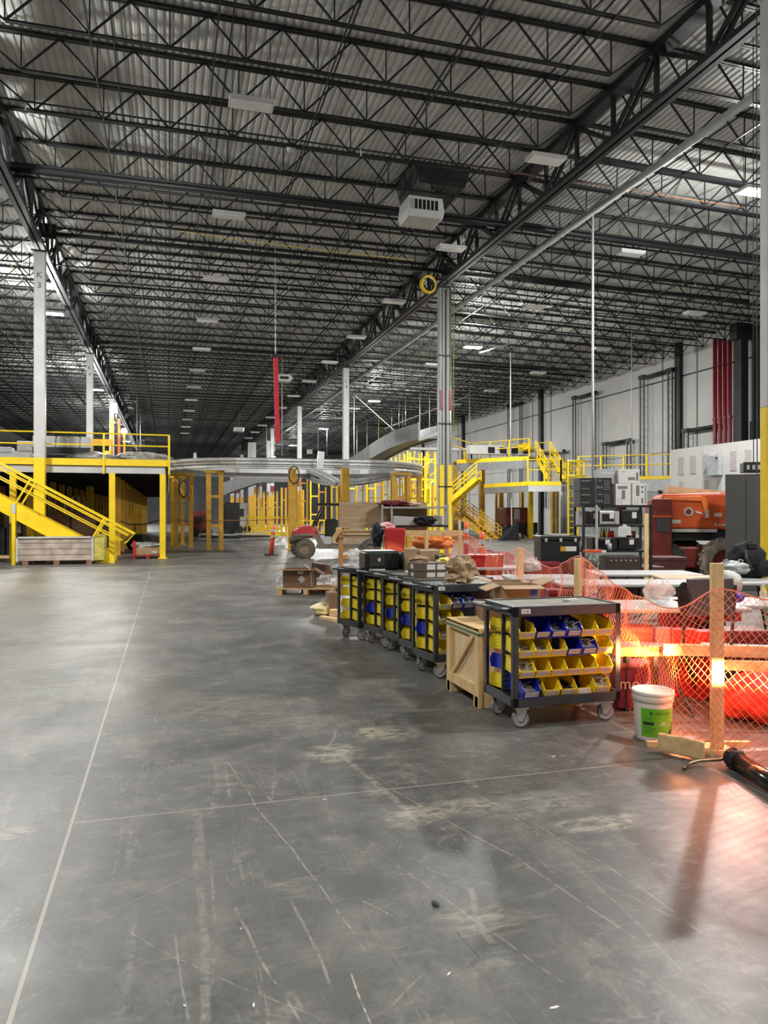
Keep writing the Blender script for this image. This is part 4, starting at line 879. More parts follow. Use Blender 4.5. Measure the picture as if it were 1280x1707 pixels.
t = carton('white carton with two dark pictures on top of the pile, right', on(1049, SHZ[0] + .375, 0, 0), (.37, .36, .25), RC, LAB, marks=[(-.02, .06, .10, .11, DG), (.12, .05, .16, .19, DG), (-.14, .19, -.06, .21, PG)])
t = carton('grey white carton leaning behind at the top left of the pile', on(1018, SHZ[0] + .37, 0, .12), (.36, .3, .26), RC - .1, PG, marks=[(-.14, .18, .1, .20, LAB)])
for k, px in enumerate((973, 1006, 1010, 1014, 1019)):
    hh = .15; t = thing('bottle', 'bottle on the microwaves, %s from the left' % ('first', 'second', 'third', 'fourth', 'fifth')[k], 'bottle', on(px, (SHZ[2] + .217) if px > 980 else SHZ[2] + .002, 0, .12), 0, 'bottles on the lower shelf')
    mm = (WHT, mat('amber', (.5, .33, .05), .2), BKP, mat('gold_bottle', (.6, .45, .1), .3), REDP)[k]
    MB().lathe([(0, 0), (.028, 0), (.028, hh * .6), (.011, hh * .8), (.011, hh), (0, hh)], 12).build('glass_body', mm, t, True); MB().lathe([(.013, hh), (.013, hh + .02), (0, hh + .02)], 10).build('cap', WHT, t)
for k, px in enumerate((1025, 1052, 1057, 1062)):
    t = thing('can', 'small tin on the black microwaves, %s from left' % ('first', 'second', 'third', 'fourth')[k], 'can', on(px, SHZ[2] + .217, 0, .14), 0, 'tins on the lower shelf'); MB().lathe([(0, 0), (.03, 0), (.03, .11), (0, .11)], 14).build('can_body', (REDP, ORD, CARD, ORD)[k], t, True)
pp = on(1039, SZ(892), 0, -.06); t = MB().prism([(-.12, 0), (.12, 0), (.10, .15), (.03, .16), (.03, .19), (-.03, .19), (-.03, .16), (-.10, .15)], -.002, .0); o = t.build('paper_notice', LAB); o.location = pp; o.rotation_euler = (0, 0, RC); tag(o, 'white printed notice taped over the lower shelf edge', 'notice')
for k in range(5): 
    q = MB().b2((-.08, -.004, .03 + k * .022), (.08, -.002, .035 + k * .022)).build('printed_line', PG, o)
t = thing('cup', 'pale glass jar standing before the lower left microwave', 'cup', on(1015, SHZ[2], 0, -.01)); MB().lathe([(0, 0), (.04, 0), (.045, .12), (.04, .12), (.036, .01), (0, .01)], 16).build('cup_body', GRY, t, True)
t = thing('white_binder', 'pale upright binders at the left of the upper shelf', 'binder', on(973, SHZ[1], 0, .1), RC); 
for k in range(3): MB().b2((-.06 + k * .04, 0, 0), (-.03 + k * .04, .2, .24)).build('binder_spine', LAB if k % 2 else GRY, t)
t = thing('folded_carton', 'red and white flat cartons lying under the rack top', 'box', on(1028, SHZ[1] + .262, 0, .12), RC); MB().b2((-.18, 0, 0), (.22, .2, .05)).build('carton_body', LAB, t); MB().b2((.05, -.003, .01), (.20, .0, .04)).build('red_print', REDP, t)
t = thing('tool_chest', 'large dark chest below the lower shelf with knobs', 'chest', on(1040, .36, 0, .02), RC); MB().b2((-.30, 0, 0), (.3, .4, .5)).build('chest_body', mat('dark_brown', (.045, .03, .025), .4), t, bevel=.01)
for k in range(6): MB().lathe([(0, -.02), (.014, -.02), (.014, 0), (0, 0)], 8, (-.22 + k * .085, 0, .43), 'Y').build('knob', ZN, t)
# black site box left of the rack
d2 = 12.6; q = W(934, HZ, d2); t = thing('site_box', 'long black steel job box with orange and white warning label', 'tool box', (q.x, q.y, .30), RC)
top = SZ(893, d2) - .3
MB().b2((-.33, 0, 0), (.33, .5, top - .08)).build('box_body', BKP, t, bevel=.01); MB().b2((-.345, -.02, top - .08), (.345, .52, top)).build('lid', BKP, t, bevel=.012)
MB().b2((0, -.006, top - .26), (.09, 0, top - .18)).build('orange_label', ORY, t); MB().b2((.09, -.006, top - .26), (.27, 0, top - .18)).build('white_label', LAB, t)
for sx in (-.25, .0, .25): MB().b2((sx - .02, -.03, top - .10), (sx + .02, -.0, top - .04)).build('hasp', ZN, t)
bb = thing('site_box_stand', 'dark maroon stacked cases below the black job box', 'case', (q.x, q.y, 0), RC); MB().b2((-.4, .02, 0), (.4, .5, .295)).build('case_body', MAROON, bb, bevel=.02)
o = MB().b2((-.14, -.14, 0), (.14, .14, .022)).build('clipboard', WHT, loc=(q.x + .1, q.y + .22, SZ(893, d2) + .002), rz=RC); tag(o, 'white sheet lying on the black job box', 'paper')
q = W(974, HZ, 12.2); t = thing('hand_saw', 'red orange tool lying on the job box beside the rack', 'tool', W(990, 921, 12.3), RC); MB().b2((-.18, -.03, 0), (.12, .03, .05)).build('tool_body', ORG, t, bevel=.01); MB().b2((.12, -.01, 0), (.2, .01, .04)).build('tip', LAB, t)

# ================================================================== FOLDING TABLES AND CLUTTER BEHIND THE NET
def table(lab, cx_, py, dd, wd, dp, rz=0, m=TBL, legs=True, z=.74, name='folding_table', grp=None, th=.04):
    q = W(cx_, HZ, dd); t = thing(name, lab, 'table', (q.x, q.y, 0), -TH + rz)
    MB().b2((-wd / 2, 0, z - th), (wd / 2, dp, z)).build('tabletop', m, t, bevel=.012)
    if legs:
        for s in (-1, 1):
            for yy in (.08, dp - .08): MB().tube([(s * (wd / 2 - .25), yy, z - th), (s * (wd / 2 - .12), yy, .01)], .014, 6).build('leg', RUBB, t)
            MB().tube([(s * (wd / 2 - .14), .08, .12), (s * (wd / 2 - .14), dp - .08, .12)], .012, 6).build('foot_bar', RUBB, t)
            MB().tube([(s * (wd / 2 - .22), dp / 2, .45), (s * .15, dp / 2, z - th)], .010, 6).build('brace', RUBB, t)
    return t
table('white folding table in the far row in front of the shelving rack', 1085, 0, 10.6, 1.5, .75, .0)
table('plywood topped table right of the farthest white table', 1155, 0, 9.9, .8, .6, -.10, PLY)
table('long white folding table across the middle, bag standing on it', 1060, 0, 9.1, 1.8, .7, .02)
table('white folding table at the right edge under the black backpack', 1262, 0, 9.3, 1.1, .7, 0)
table('nearest long pale folding table just behind the net', 1115, 0, 6.75, 1.55, .72, .04)
table('pale folding table at the right edge holding the water bottle', 1262, 0, 7.0, 1.3, .7, -.03)
table('white folding table seen through the net left of the leaning post', 915, 0, 9.9, 1.0, .7, .05)
table('small white table behind the net near the paper bag', 815, 0, 11.8, 1.2, .7, 0)
table('low pale bench board behind the net below the near table', 1110, 0, 6.4, .85, .26, -.02, TBL, True, .47, 'folding_bench')
table('low pale board at the right edge behind the net', 1262, 0, 5.9, .75, .3, -.25, TBL, True, .52, 'folding_bench')
# timber bench behind net
for (px0, py0, px1, py1, dd, hh, lb, nm) in ((1104, 1082, 1330, 1088, 5.75, .085, 'long pine board running right behind the netting at knee height', 'timber_rail'), (1195, 1108, 1330, 1112, 5.5, .07, 'lower pine board behind the net at the right edge', 'timber_rail')):
    a, b_ = W(px0, py0, dd), W(px1, py1, dd); t = tag(MB().bar(a, b_, .04, hh).build(nm, PINEX), lb, 'board')
# emissive tube added in place of warm light falling on the board
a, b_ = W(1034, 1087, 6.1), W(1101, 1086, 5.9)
t = thing('added_glow_tube', 'added yellow orange glowing tube in place of a lit board behind the netting', 'lamp', (0, 0, 0))
# unseen bar lamp added past the right edge to light netting and board
bs = W(1385, 1125, 4.0); bt = W(1125, 1108, 5.35); bs.z = .57; bt.z = .535
lt = thing('added_bar_lamp', 'added low warm bar lamp, unseen, beyond the right end of the net', 'lamp', (bs.x, bs.y, 0)); MB().tube([(0, 0, 0), (0, 0, .5)], .015, 8).build('stand', RUBB, lt)
hd_ = (bt - bs).normalized(); MB().bar(Vector((0, 0, .57)) - hd_ * .10, Vector((0, 0, .57)) - hd_ * .04, .5, .07).build('lamp_housing', BKP, lt)
bl = bpy.data.lights.new('added_warm_beam', 'AREA'); bl.shape = 'RECTANGLE'; bl.size = .34; bl.size_y = .06; bl.energy = 10; bl.color = (1, .60, .22); bl.spread = math.radians(9)
bo = bpy.data.objects.new('added_warm_beam', bl); COL.objects.link(bo); bo.location = bs; bo.rotation_euler = hd_.to_track_quat('-Z', 'Y').to_euler()
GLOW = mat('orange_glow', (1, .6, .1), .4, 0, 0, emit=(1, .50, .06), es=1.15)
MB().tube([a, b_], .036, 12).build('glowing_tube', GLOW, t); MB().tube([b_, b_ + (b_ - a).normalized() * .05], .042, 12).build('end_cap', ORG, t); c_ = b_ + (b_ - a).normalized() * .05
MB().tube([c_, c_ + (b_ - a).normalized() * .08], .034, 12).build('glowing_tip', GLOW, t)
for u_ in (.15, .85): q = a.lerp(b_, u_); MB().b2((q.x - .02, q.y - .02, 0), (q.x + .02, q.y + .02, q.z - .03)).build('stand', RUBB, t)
l = bpy.data.lights.new('warm_fill', 'POINT'); l.energy = 20; l.color = (1, .30, .10); l.shadow_soft_size = .12; o = bpy.data.objects.new('warm_fill', l); COL.objects.link(o); q = (a + b_) / 2; o.location = (q.x + .35, q.y - .02, q.z + .02)  # added point light, warms the goods around the tube
l = bpy.data.lights.new('warm_fill', 'POINT'); l.energy = 14; l.color = (1, .22, .10); l.shadow_soft_size = .15; o = bpy.data.objects.new('warm_fill', l); COL.objects.link(o); q = W(1235, 1135, 5.1); o.location = q  # second added point light with no fixture, reddens net and floor
# red totes, coolers, bags
def tote(px, py, dd, wpx, hpx, m, lab, name='tote', lid=None, txt=None, rz=0, z0=None, cat='container'):
    q = W(px, py, dd); w_ = wpx * dd / F; h = hpx * dd / F; z = q.z - h if z0 is None else z0
    t = thing(name, lab, cat, (q.x, q.y, max(0, z)), -TH + rz)
    b = MB(); b.prism([(-w_ * .46, 0), (w_ * .46, 0), (w_ * .5, h * .94), (-w_ * .5, h * .94)], 0, w_ * .7); b.build('container_body', m, t, bevel=.01)
    MB().b2((-w_ * .52, -.015, h * .90), (w_ * .52, w_ * .72, h)).build('lid', lid or m, t, bevel=.006)
    if txt: text(txt, t, (0, -.02 - .0, h * .55), h * .35, LAB, name='lettering')
    return t
tote(1062, 1045, 6.6, 56, 113, REDP, 'red tote under the near table at its left end', z0=.0)
tote(1140, 1048, 6.5, 40, 114, REDP, 'red tote with grey label under the near table', z0=.0)
tote(1181, 1046, 6.4, 36, 115, REDP, 'red tote right behind the upright fence board', z0=.0)
tote(1105, 1046, 6.55, 26, 114, mat('dull_mauve', (.30, .16, .17), .6), 'dull mauve box between two red totes', z0=.0)
tote(1245, 1052, 6.3, 74, 121, ORD, 'dark red chest behind the net at the right edge', z0=0)
tote(1148, 1000, 7.9, 70, 108, REDP, 'orange red bin farther back under the middle tables', z0=.0)
tote(1224, 968, 9.0, 26, 22, REDP, 'red can shaped bin beneath the right hand white table', z0=.3)
tote(1107, 955, 11.5, 28, 12, REDP, 'red bin under the farthest white table', z0=.45)
tote(985, 972, 9.4, 60, 34, MAROON, 'maroon case under the tables right of the leaning post', z0=.15)
tote(945, 985, 9.0, 60, 80, MAROON, 'maroon case under the tables left of the leaning post', z0=.1)
tote(905, 935, 12.0, 60, 84, MAROON, 'maroon crate row behind the net under the job box', z0=0)
tote(1060, 925, 13.4, 90, 60, mat('dark_maroon', (.07, .015, .018), .5), 'very dark maroon crate beside the rack behind the tables', z0=0)
tote(1108, 908, 14.5, 70, 56, mat('dark_maroon', (.07, .015, .018), .5), 'wide dark maroon trailer body under the orange lift', z0=.1)
tote(812, 925, 12.0, 56, 34, REDP, 'red picnic cooler with white handle behind the paper bag', 'cooler', None, None, z0=None, cat='cooler')
q = W(812, 925, 12.0); t = thing('cooler_handle_frame', 'white handle frame raised over the red cooler', 'handle', (q.x - .1, q.y, q.z + .0), -TH)
MB().tube([(-.1, 0, 0), (-.1, 0, .12), (.12, 0, .14), (.16, 0, .28)], .012, 6).build('handle_bar', WHT, t)
tote(1057, 1108, 6.05, 60, 76, mat('purple_red', (.16, .012, .05), .6), 'dark purple red bag with pale letters behind the netting', 'tool_bag', None, 'mo r', z0=.02, cat='bag')
q = W(1262, 1178, 5.75); t = MB().blob((0, 0, 0), (.56, .40, .40), 12, 4, .25, 1.3).build('duffel_bag', mat('orange_red_bag', (.75, .05, .02), .6, 0, .15), None, True); t.location = (q.x, q.y, .19); t.rotation_euler = (0, 0, -TH); tag(t, 'big round orange red bag behind the net right of the post', 'bag')
# bags on tables
def bag(px, py, dd, wpx, hpx, lab, seed=1, m=None, handles=True, name='plastic_bag', dz=0):
    q = W(px, py, dd); w_ = wpx * dd / F; h = hpx * dd / F; t = thing(name, lab, 'bag', (q.x, q.y, q.z), -TH)
    MB().blob((0, .1, h * .40), (w_, w_ * .7, h * .85), seed, 4, .35, 1.7).build('bag_body', m or BAG, t, True)
    if handles:
        for s in (-1, 1): MB().tube([(s * w_ * .15, .1, h * .6), (s * w_ * .22, .1, h * .95), (s * w_ * .33, .1, h * .9), (s * w_ * .32, .1, h * .55)], .010, 6).build('bag_handle', m or BAG, t, True)
    return t
bag(1103, 1008, 7.0, 46, 46, 'clear plastic grocery bag standing on the near table', 2)
bag(885, 954, 10.2, 36, 26, 'white plastic bag tied on the table behind the net', 5, WHT)
bag(1228, 958, 9.6, 48, 26, 'crumpled grey plastic bag on the right table before the backpack', 8, mat('grey_bag', (.33, .35, .34), .4, 0, .2))
bag(988, 950, 12.0, 24, 30, 'greenish translucent bag hanging in front of the rack', 9, mat('dull_bag', (.14, .13, .10), .4, 0, .3), False)
q = W(1255, 962, 9.9); t = thing('backpack', 'large black backpack slumped on the white table at the right edge', 'backpack', (q.x, q.y, q.z), -TH); MB().blob((0, .15, .2), (.50, .4, .48), 14, 4, .3, 1.6).build('pack_body', FABB, t, True); MB().blob((.12, .02, .12), (.28, .2, .26), 3, 3, .3).build('pocket', FABB, t, True); MB().tube([(-.1, .0, .35), (-.14, -.12, .25), (-.08, -.14, .1)], .02, 6).build('strap', RUBB, t); MB().b2((-.05, .0, .38), (.05, .1, .44)).build('carry_handle', FABB, t)
# water bottle
q = W(1272, 1004, 6.9); t = thing('water_bottle', 'clear water bottle standing on the right hand pale table', 'bottle', (q.x, q.y, .742)); MB().lathe([(0, 0), (.032, 0), (.034, .02), (.032, .07), (.034, .12), (.030, .14), (.012, .17), (.012, .185), (0, .185)], 18).build('bottle_body', BAG, t, True); MB().lathe([(.014, .18), (.014, .2), (0, .2)], 12).build('bottle_cap', WHT, t)
# folding chair with jacket
q = W(1185, 1075, 6.0); t = thing('folding_chair', 'black framed folding chair with grey panel behind the fence board', 'chair', (q.x, q.y, 0), -TH + .2)
for s in (-.22, .22): 
    MB().tube([(s, .0, 1.02), (s, .06, .45), (s, .35, .01)], .014, 6).build('frame_leg', RUBB, t); MB().tube([(s, .42, .45), (s, -.1, .01)], .014, 6).build('frame_leg', RUBB, t)
MB().b2((-.2, .05, .43), (.2, .42, .46)).build('seat', RUBB, t); MB().b2((-.22, -.01, .78), (.20, .01, 1.08)).build('back_panel', DARKW, t, bevel=.01)
MB().blob((-.22, .02, .92), (.12, .08, .26), 6, 3, .2).build('black_sleeve', FABB, t, True)
q = W(1210, 975, 6.15); t = thing('hard_hat', 'white rounded jacket hood with blue violet corner on the chair', 'jacket', (q.x, q.y, q.z), -TH); MB().blob((0, 0, 0), (.26, .2, .26), 21, 4, .15).build('white_cloth', WHT, t, True)
MB().blob((.06, -.02, -.09), (.15, .17, .11), 22, 3, .1).build('blue_corner', mat('violet_blue', (.06, .04, .40), .5), t, True)

# ================================================================== NET FENCE
FP = [W(1420, 1300, 4.2), FL(1282, 1292), FL(1197, 1262), W(1120, HZ, 5.25), FL(1040, 1178), W(1000, HZ, 7.0), W(963, HZ, 8.0), W(915, HZ, 9.2), W(867, HZ, 10.2), W(820, HZ, 11.6), W(785, HZ, 13.0), W(735, HZ, 14.3)]
TOPZ = [1.08, 1.07, 1.10, .93, .98, 1.05, 1.14, .93, 1.12, .95, 1.2, 1.22]
for v in FP: v.z = 0
def catm(P, n):
    out = []
    for i in range(len(P) - 1):
        p0, p1, p2, p3 = P[max(i - 1, 0)], P[i], P[i + 1], P[min(i + 2, len(P) - 1)]
        for k in range(n):
            u = k / n; out.append(.5 * ((2 * p1) + (-1 * p0 + p2) * u + (2 * p0 - 5 * p1 + 4 * p2 - p3) * u * u + (-1 * p0 + 3 * p1 - 3 * p2 + p3) * u ** 3))
    return out + [P[-1]]
cv = catm([Vector((a.x, a.y, z)) for a, z in zip(FP, TOPZ)], 24)
Ls = [0]
for a, b_ in zip(cv, cv[1:]): Ls.append(Ls[-1] + Vector((b_.x - a.x, b_.y - a.y, 0)).length)
def net_pt(s, v):          # s metres along, v 0..1 up
    s = min(max(s, 0), Ls[-1] - 1e-4); lo = 0; hi = len(Ls) - 1
    while hi - lo > 1:
        m_ = (lo + hi) // 2
        if Ls[m_] <= s: lo = m_
        else: hi = m_
    u = (s - Ls[lo]) / (Ls[hi] - Ls[lo]); q = cv[lo].lerp(cv[hi], u); tg = (cv[hi] - cv[lo]); nn = Vector((tg.y, -tg.x, 0)).normalized()
    bulge = .10 * math.sin(v * PI) * noise.noise(Vector((s * 1.1, v * 1.5, 3))) * 2 + .03 * noise.noise(Vector((s * 4, v * 3, 9)))
    zz = .015 + v * (q.z - .015) + .025 * noise.noise(Vector((s * 2.2, v * 2, 1)))
    return Vector((q.x + nn.x * bulge, q.y + nn.y * bulge, max(.008, zz)))
nb = MB(); CW, NR = .030, 36
nc = int(Ls[-1] / CW)
def strut(a, b_, r=.0019):
    d_ = (b_ - a); 
    if d_.length < 1e-5: return
    d_.normalize(); x = d_.cross(Vector((.3, .5, .8))).normalized(); y = d_.cross(x)
    o = len(nb.v)
    for q in (a, b_):
        for k in range(3): an = 2 * PI * k / 3; nb.v.append(tuple(q + (x * math.cos(an) + y * math.sin(an)) * r))
    for k in range(3): k2 = (k + 1) % 3; nb.f.append((o + k, o + k2, o + 3 + k2, o + 3 + k))
for i in range(nc):
    for j in range(NR):
        s0, s1 = i * CW, (i + 1) * CW; v0, v1 = j / NR, (j + 1) / NR
        if (i + j) % 2: strut(net_pt(s0, v0), net_pt(s1, v1))
        else: strut(net_pt(s0, v1), net_pt(s1, v0))
for i in range(nc):
    strut(net_pt(i * CW, 1), net_pt((i + 1) * CW, 1), .006); strut(net_pt(i * CW, 0), net_pt((i + 1) * CW, 0), .004)
nt_ = thing('safety_netting', 'orange diamond mesh safety netting strung between the wooden posts', 'netting', (0, 0, 0)); nb.build('mesh_net', NET, nt_)
# second fold of net hanging doubled near the leaning post
nb = MB(); q0 = W(968, HZ, 7.9); q1 = W(1015, HZ, 7.3)
for i in range(22):
    for j in range(26):
        def P2(a, b_): u = a / 22; v = b_ / 26; q = q0.lerp(q1, u); return Vector((q.x + .05 * math.sin(u * 9), q.y - .05 - .06 * math.cos(u * 7 + v * 3), .35 + v * (.80 - .35 * u ** .7)))
        if (i + j) % 2: strut(P2(i, j), P2(i + 1, j + 1), .0026)
        else: strut(P2(i, j + 1), P2(i + 1, j), .0026)
nb.build('mesh_fold', mat('pale_net', (.85, .33, .22), .5), nt_)
nb = MB()
for i in range(60):     # net piled red over the goods near the cooler
    for j in range(10):
        def P3(a, b_): u = a / 60; v = b_ / 10; q = W(770, 910, 13.2).lerp(W(858, 925, 12.4), u); return Vector((q.x + .25 * v, q.y + .5 * v, q.z - .35 + .35 * math.sin(PI * v) + .08 * noise.noise(Vector((u * 5, v * 3, 0)))))
        if (i + j) % 2: strut(P3(i, j), P3(i + 1, j + 1), .004)
        else: strut(P3(i, j + 1), P3(i + 1, j), .004)
nb.build('mesh_heap', mat('crimson_net', (.45, .02, .04), .5), nt_)
# posts
def wpost(px, py0, dd, w_, dpth, top, lab, rz=0, foot=False):
    q = W(px, py0, dd); t = thing('fence_post', lab, 'post', (q.x, q.y, 0), -TH + rz)
    MB().b2((-w_ / 2, -dpth / 2, .04 if foot else 0), (w_ / 2, dpth / 2, top)).build('board', PINE, t, bevel=.003); return t
t = wpost(1194.5, 1262, 4.97, .082, .038, 1.27, 'upright pine board of the fence, nearest, with bright lit patch', 0, True)
MB().b2((-.41, .15, .0), (.30, .185, .035)).build('foot_board', PINEX, t); MB().b2((-.18, -.02, 0), (.05, .0, .04)).build('foot_board', PINEX, t)
MB().box((-.26, -.05, .07), (.30, .038, .12), M=Matrix.Rotation(-.72, 3, 'Z')).build('foot_board', PINEX, t, bevel=.012); MB().b2((-.16, -.04, 0), (.1, .19, .035)).build('foot_board', PINEX, t)
MB().lathe([(0, 0), (.006, 0), (.006, .012), (0, .012)], 8, (.0, 0, 1.262)).build('screw', INK, t)
wpost(963.5, HZ, 8.0, .05, .089, 1.12, 'leaning pine post capped by folded netting, second in the fence', .3)
wpost(867, HZ, 10.15, .085, .038, 1.13, 'pine post behind the open cartons, third in the fence', .2)
wpost(1077, HZ, 12.0, .065, .038, 1.60, 'tall slim pine post at the right end of the rack')
# wooden frame barrier
d = 14.2; t = thing('wood_barrier', 'pine two by four frame barrier in front of the metal rack', 'barrier', W(718, HZ, d), -TH); t.location.z = 0
k_ = d / F
def BX(px): return (px - 718) * k_
def BZ(py): return CH - (py - HZ) * k_
MB().b2((BX(664), 0, BZ(894)), (BX(772), .04, BZ(884))).build('top_rail', PINEX, t); MB().b2((BX(645), -.04, BZ(896)), (BX(673), 0, BZ(886))).build('top_rail', PINEX, t)
for px in (672, 711, 767): MB().b2((BX(px) - .035, -.01, 0), (BX(px) + .035, .05, BZ(885))).build('stud', PINE, t)
MB().b2((BX(664), 0, .1), (BX(772), .04, .2)).build('bottom_rail', PINEX, t)
for (px, y0, d_, h, lb) in ((777, 870, 19, 0, 'orange delineator post with white bands behind the wood barrier'), (803, 887, 15, 0, 'orange delineator post nearer, right of the wood barrier'), (456, 876, 28.6, 0, 'leaning orange delineator post with black base standing in the open aisle')):
    q = W(px, y0, d_); t = thing('delineator', lb, 'traffic post', (q.x, q.y, 0)); h = q.z; t.rotation_euler = (0, .09 if px == 456 else 0, -TH)
    if px == 456: t.location.x -= .1
    rs = 1 if px == 456 else .7; MB().lathe([(0, .05), (.085 * rs, .05), (.075 * rs, h * .9), (.06 * rs, h), (0, h)], 14).build('tube_body', mat('delineator_orange', (.85, .11, .03), .4), t, True)
    for z in (.60, .80): MB().lathe([(.083 * rs, h * z), (.083 * rs, h * z + .10)], 14).build('reflective_band', WHT, t, True)
    MB().b2((-.24, -.2, 0), (.24, .2, .05)).build('base', RUBB, t, bevel=.02)
# metal rack behind barrier
d = 15.2; t = thing('metal_rack', 'two level bare metal rack behind the pine barrier', 'shelf', W(692, HZ, d), -TH); t.location.z = 0; k_ = d / F
def RX(px): return (px - 692) * k_
def RZ_(py): return CH - (py - HZ) * k_
for px in (637, 653, 746): MB().b2((RX(px) - .02, -.02, 0), (RX(px) + .02, .02, RZ_(841))).build('upright', GRY, t); MB().b2((RX(px) - .02, .5, 0), (RX(px) + .02, .54, RZ_(841))).build('upright', GRY, t)
for py in (846, 877): MB().b2((RX(636), -.03, RZ_(py + 1.5)), (RX(747), .55, RZ_(py - 1.5))).build('shelf_board', GRY if py < 850 else BKP, t)
MB().b2((RX(640), .56, RZ_(876)), (RX(712), .58, RZ_(836))).build('back_board', PLY, t)
def drape(px0, px1, py, d_, h, m, lab, seed, name, cat='cloth'):
    q = W((px0 + px1) / 2, py, d_); w_ = (px1 - px0) * d_ / F; o = MB().blob((0, 0, 0), (w_, .45, h), seed, 4, .45, 2.2).build(name, m, None, True); o.location = (q.x, q.y + .2, q.z + h * .46); o.rotation_euler = (0, 0, -TH); return tag(o, lab, cat)
drape(636, 690, 844.5, 15.2, .14, mat('wine_cloth', (.14, .01, .015), .7, 0, .3), 'wine red cloth heaped on the metal rack, left', 2, 'folded_cloth')
drape(676, 704, 844.5, 15.3, .10, PLY, 'pale paper sheet curled on the metal rack top', 5, 'paper_sheet', 'paper')
q = W(690, 876, 15.2); o = MB().prism([(-.42, 0), (.40, .0), (.25, .16), (-.42, .2)], 0, .3).build('carton', WHT, bevel=.01); o.location = q; o.rotation_euler = (0, 0, -TH); tag(o, 'white carton lying on the lower level of the metal rack', 'box')
drape(696, 732, 876, 15.0, .20, FABB, 'black cloth bundle at the right on the metal rack', 7, 'cloth_bundle')
q = W(718, 871, 15.4); o = MB().b2((-.12, 0, -.05), (.26, .2, .14)).build('carton', LAB, bevel=.01); o.location = q; o.rotation_euler = (0, 0, -TH); tag(o, 'small white printed carton behind the black bundle', 'box')
# bags hung on the barrier
drape(624, 643, 912, 14.0, .46, mat('navy_cloth', (.012, .016, .03), .9, 0, .2), 'dark navy coat hanging at the left end of the pine barrier', 11, 'hanging_coat')
drape(634, 662, 885, 14.1, .16, mat('white_red', (.5, .1, .1), .7, 0, .8, 5, dirt=(.6, .6, .6)), 'red and white scarf draped on the barrier end', 12, 'scarf')
q = W(658, 918, 13.9); o = MB().prism([(-.18, -.02), (.18, -.02), (.2, .42), (-.2, .42)], 0, .3).build('red_sack', REDP, bevel=.03); o.location = (q.x, q.y, q.z); o.rotation_euler = (0, 0, -TH); tag(o, 'red square bag below the scarf on the pine barrier', 'bag')
drape(695, 760, 916, 14.6, .30, mat('orange_fold', (.8, .22, .03), .6, 0, .3), 'orange netting folds lying behind the pine barrier', 15, 'net_bundle', 'netting')

# ================================================================== PLYWOOD WORKBENCH AND UTV
d = 15.6; k_ = d / F; t = thing('plywood_bin', 'large plywood panel box raised on rough lumber and legs', 'bench', W(600, HZ, d), -TH); t.location.z = 0
def PX(px): return (px - 600) * k_
def PZ(py): return CH - (py - HZ) * k_
MB().b2((PX(565), 0, PZ(880)), (PX(636), .03, PZ(837))).build('plywood_panel', PLY, t); MB().b2((PX(636), .1, PZ(884)), (PX(712), .13, PZ(838))).build('plywood_panel', PLY, t)
for k, py in enumerate((884, 888, 893)): MB().b2((PX(565), -.10 - k * .04, PZ(py + 3)), (PX(640), .5, PZ(py))).build('lumber_course', PINEX if k % 2 else CARD, t)
MB().b2((PX(560), -.05, PZ(905)), (PX(568), .5, PZ(880))).build('end_board', PINE, t)
MB().bar((PX(554), -.1, PZ(903)), (PX(566), -.1, PZ(884)), .3, .09).build('slanted_board', PINE, t)
for px in (569, ): MB().b2((PX(px) - .05, -.14, 0), (PX(px) + .04, -.05, PZ(884))).build('leg', mat('orange_wood', (.62, .30, .12), .6, 0, .15), t)
MB().b2((PX(634), .3, 0), (PX(641), .4, PZ(895))).build('leg', PINE, t)
MB().b2((PX(565), -.05, PZ(931)), (PX(614), .03, PZ(925))).build('low_board', mat('orange_wood', (.62, .30, .12), .6, 0, .15), t)
d = 26.6; k_ = d / F; u0 = W(508, HZ, d); t = thing('utility_cart', 'muddy red off road utility cart with roof parked facing left', 'vehicle', (u0.x, u0.y, 0), -TH)
def UX(px): return (px - 508) * k_
def UZ(py): return CH - (py - HZ) * k_
UTR = mat('utv_red', (.34, .02, .03), .35, 0, .15); MUDM = mat('muddy_plastic', (.15, .125, .10), .8, 0, .2)
MB().prism([(UX(485), UZ(893)), (UX(487), UZ(884)), (UX(497), UZ(878)), (UX(520), UZ(876)), (UX(526), UZ(884)), (UX(527), UZ(896)), (UX(500), UZ(898))], .0, 1.3).build('hood', UTR, t, bevel=.06)
MB().prism([(UX(483), UZ(903)), (UX(484), UZ(893)), (UX(505), UZ(895)), (UX(520), UZ(893)), (UX(527), UZ(900)), (UX(532), UZ(915)), (UX(640), UZ(913)), (UX(640), UZ(908)), (UX(540), UZ(908)), (UX(534), UZ(896)), (UX(520), UZ(889)), (UX(490), UZ(890))][::-1], -.03, 1.32).build('fender', MUDM, t)
MB().b2((UX(527), .0, UZ(914)), (UX(640), 1.3, UZ(908))).build('floor_pan', MUDM, t)
MB().b2((UX(533), .1, UZ(908)), (UX(552), 1.2, UZ(894))).build('seat_box', GRY, t, bevel=.03); MB().b2((UX(541), .1, UZ(896)), (UX(562), 1.2, UZ(865))).build('seat_back', BKP, t, bevel=.05)
MB().b2((UX(568), .05, UZ(908)), (UX(640), 1.3, UZ(890))).build('cargo_bed', mat('bed_tan', (.35, .28, .17), .7, 0, .2), t, bevel=.02)
for y in (.12, 1.18):
    MB().tube([(UX(520), y, UZ(880)), (UX(528), y, UZ(860)), (UX(537), y, UZ(841)), (UX(568), y, UZ(840)), (UX(568), y, UZ(900))], .035, 8).build('roll_bar', BKP, t, True)
MB().b2((UX(527), .02, UZ(842.5)), (UX(572), 1.28, UZ(838.5))).build('roof', BKP, t, bevel=.03)
MB().lathe([(.15, -.012), (.18, -.012), (.18, .012), (.15, .012)], 16, (UX(531), .5, UZ(879)), 'X').build('steering_wheel', BKP, t)
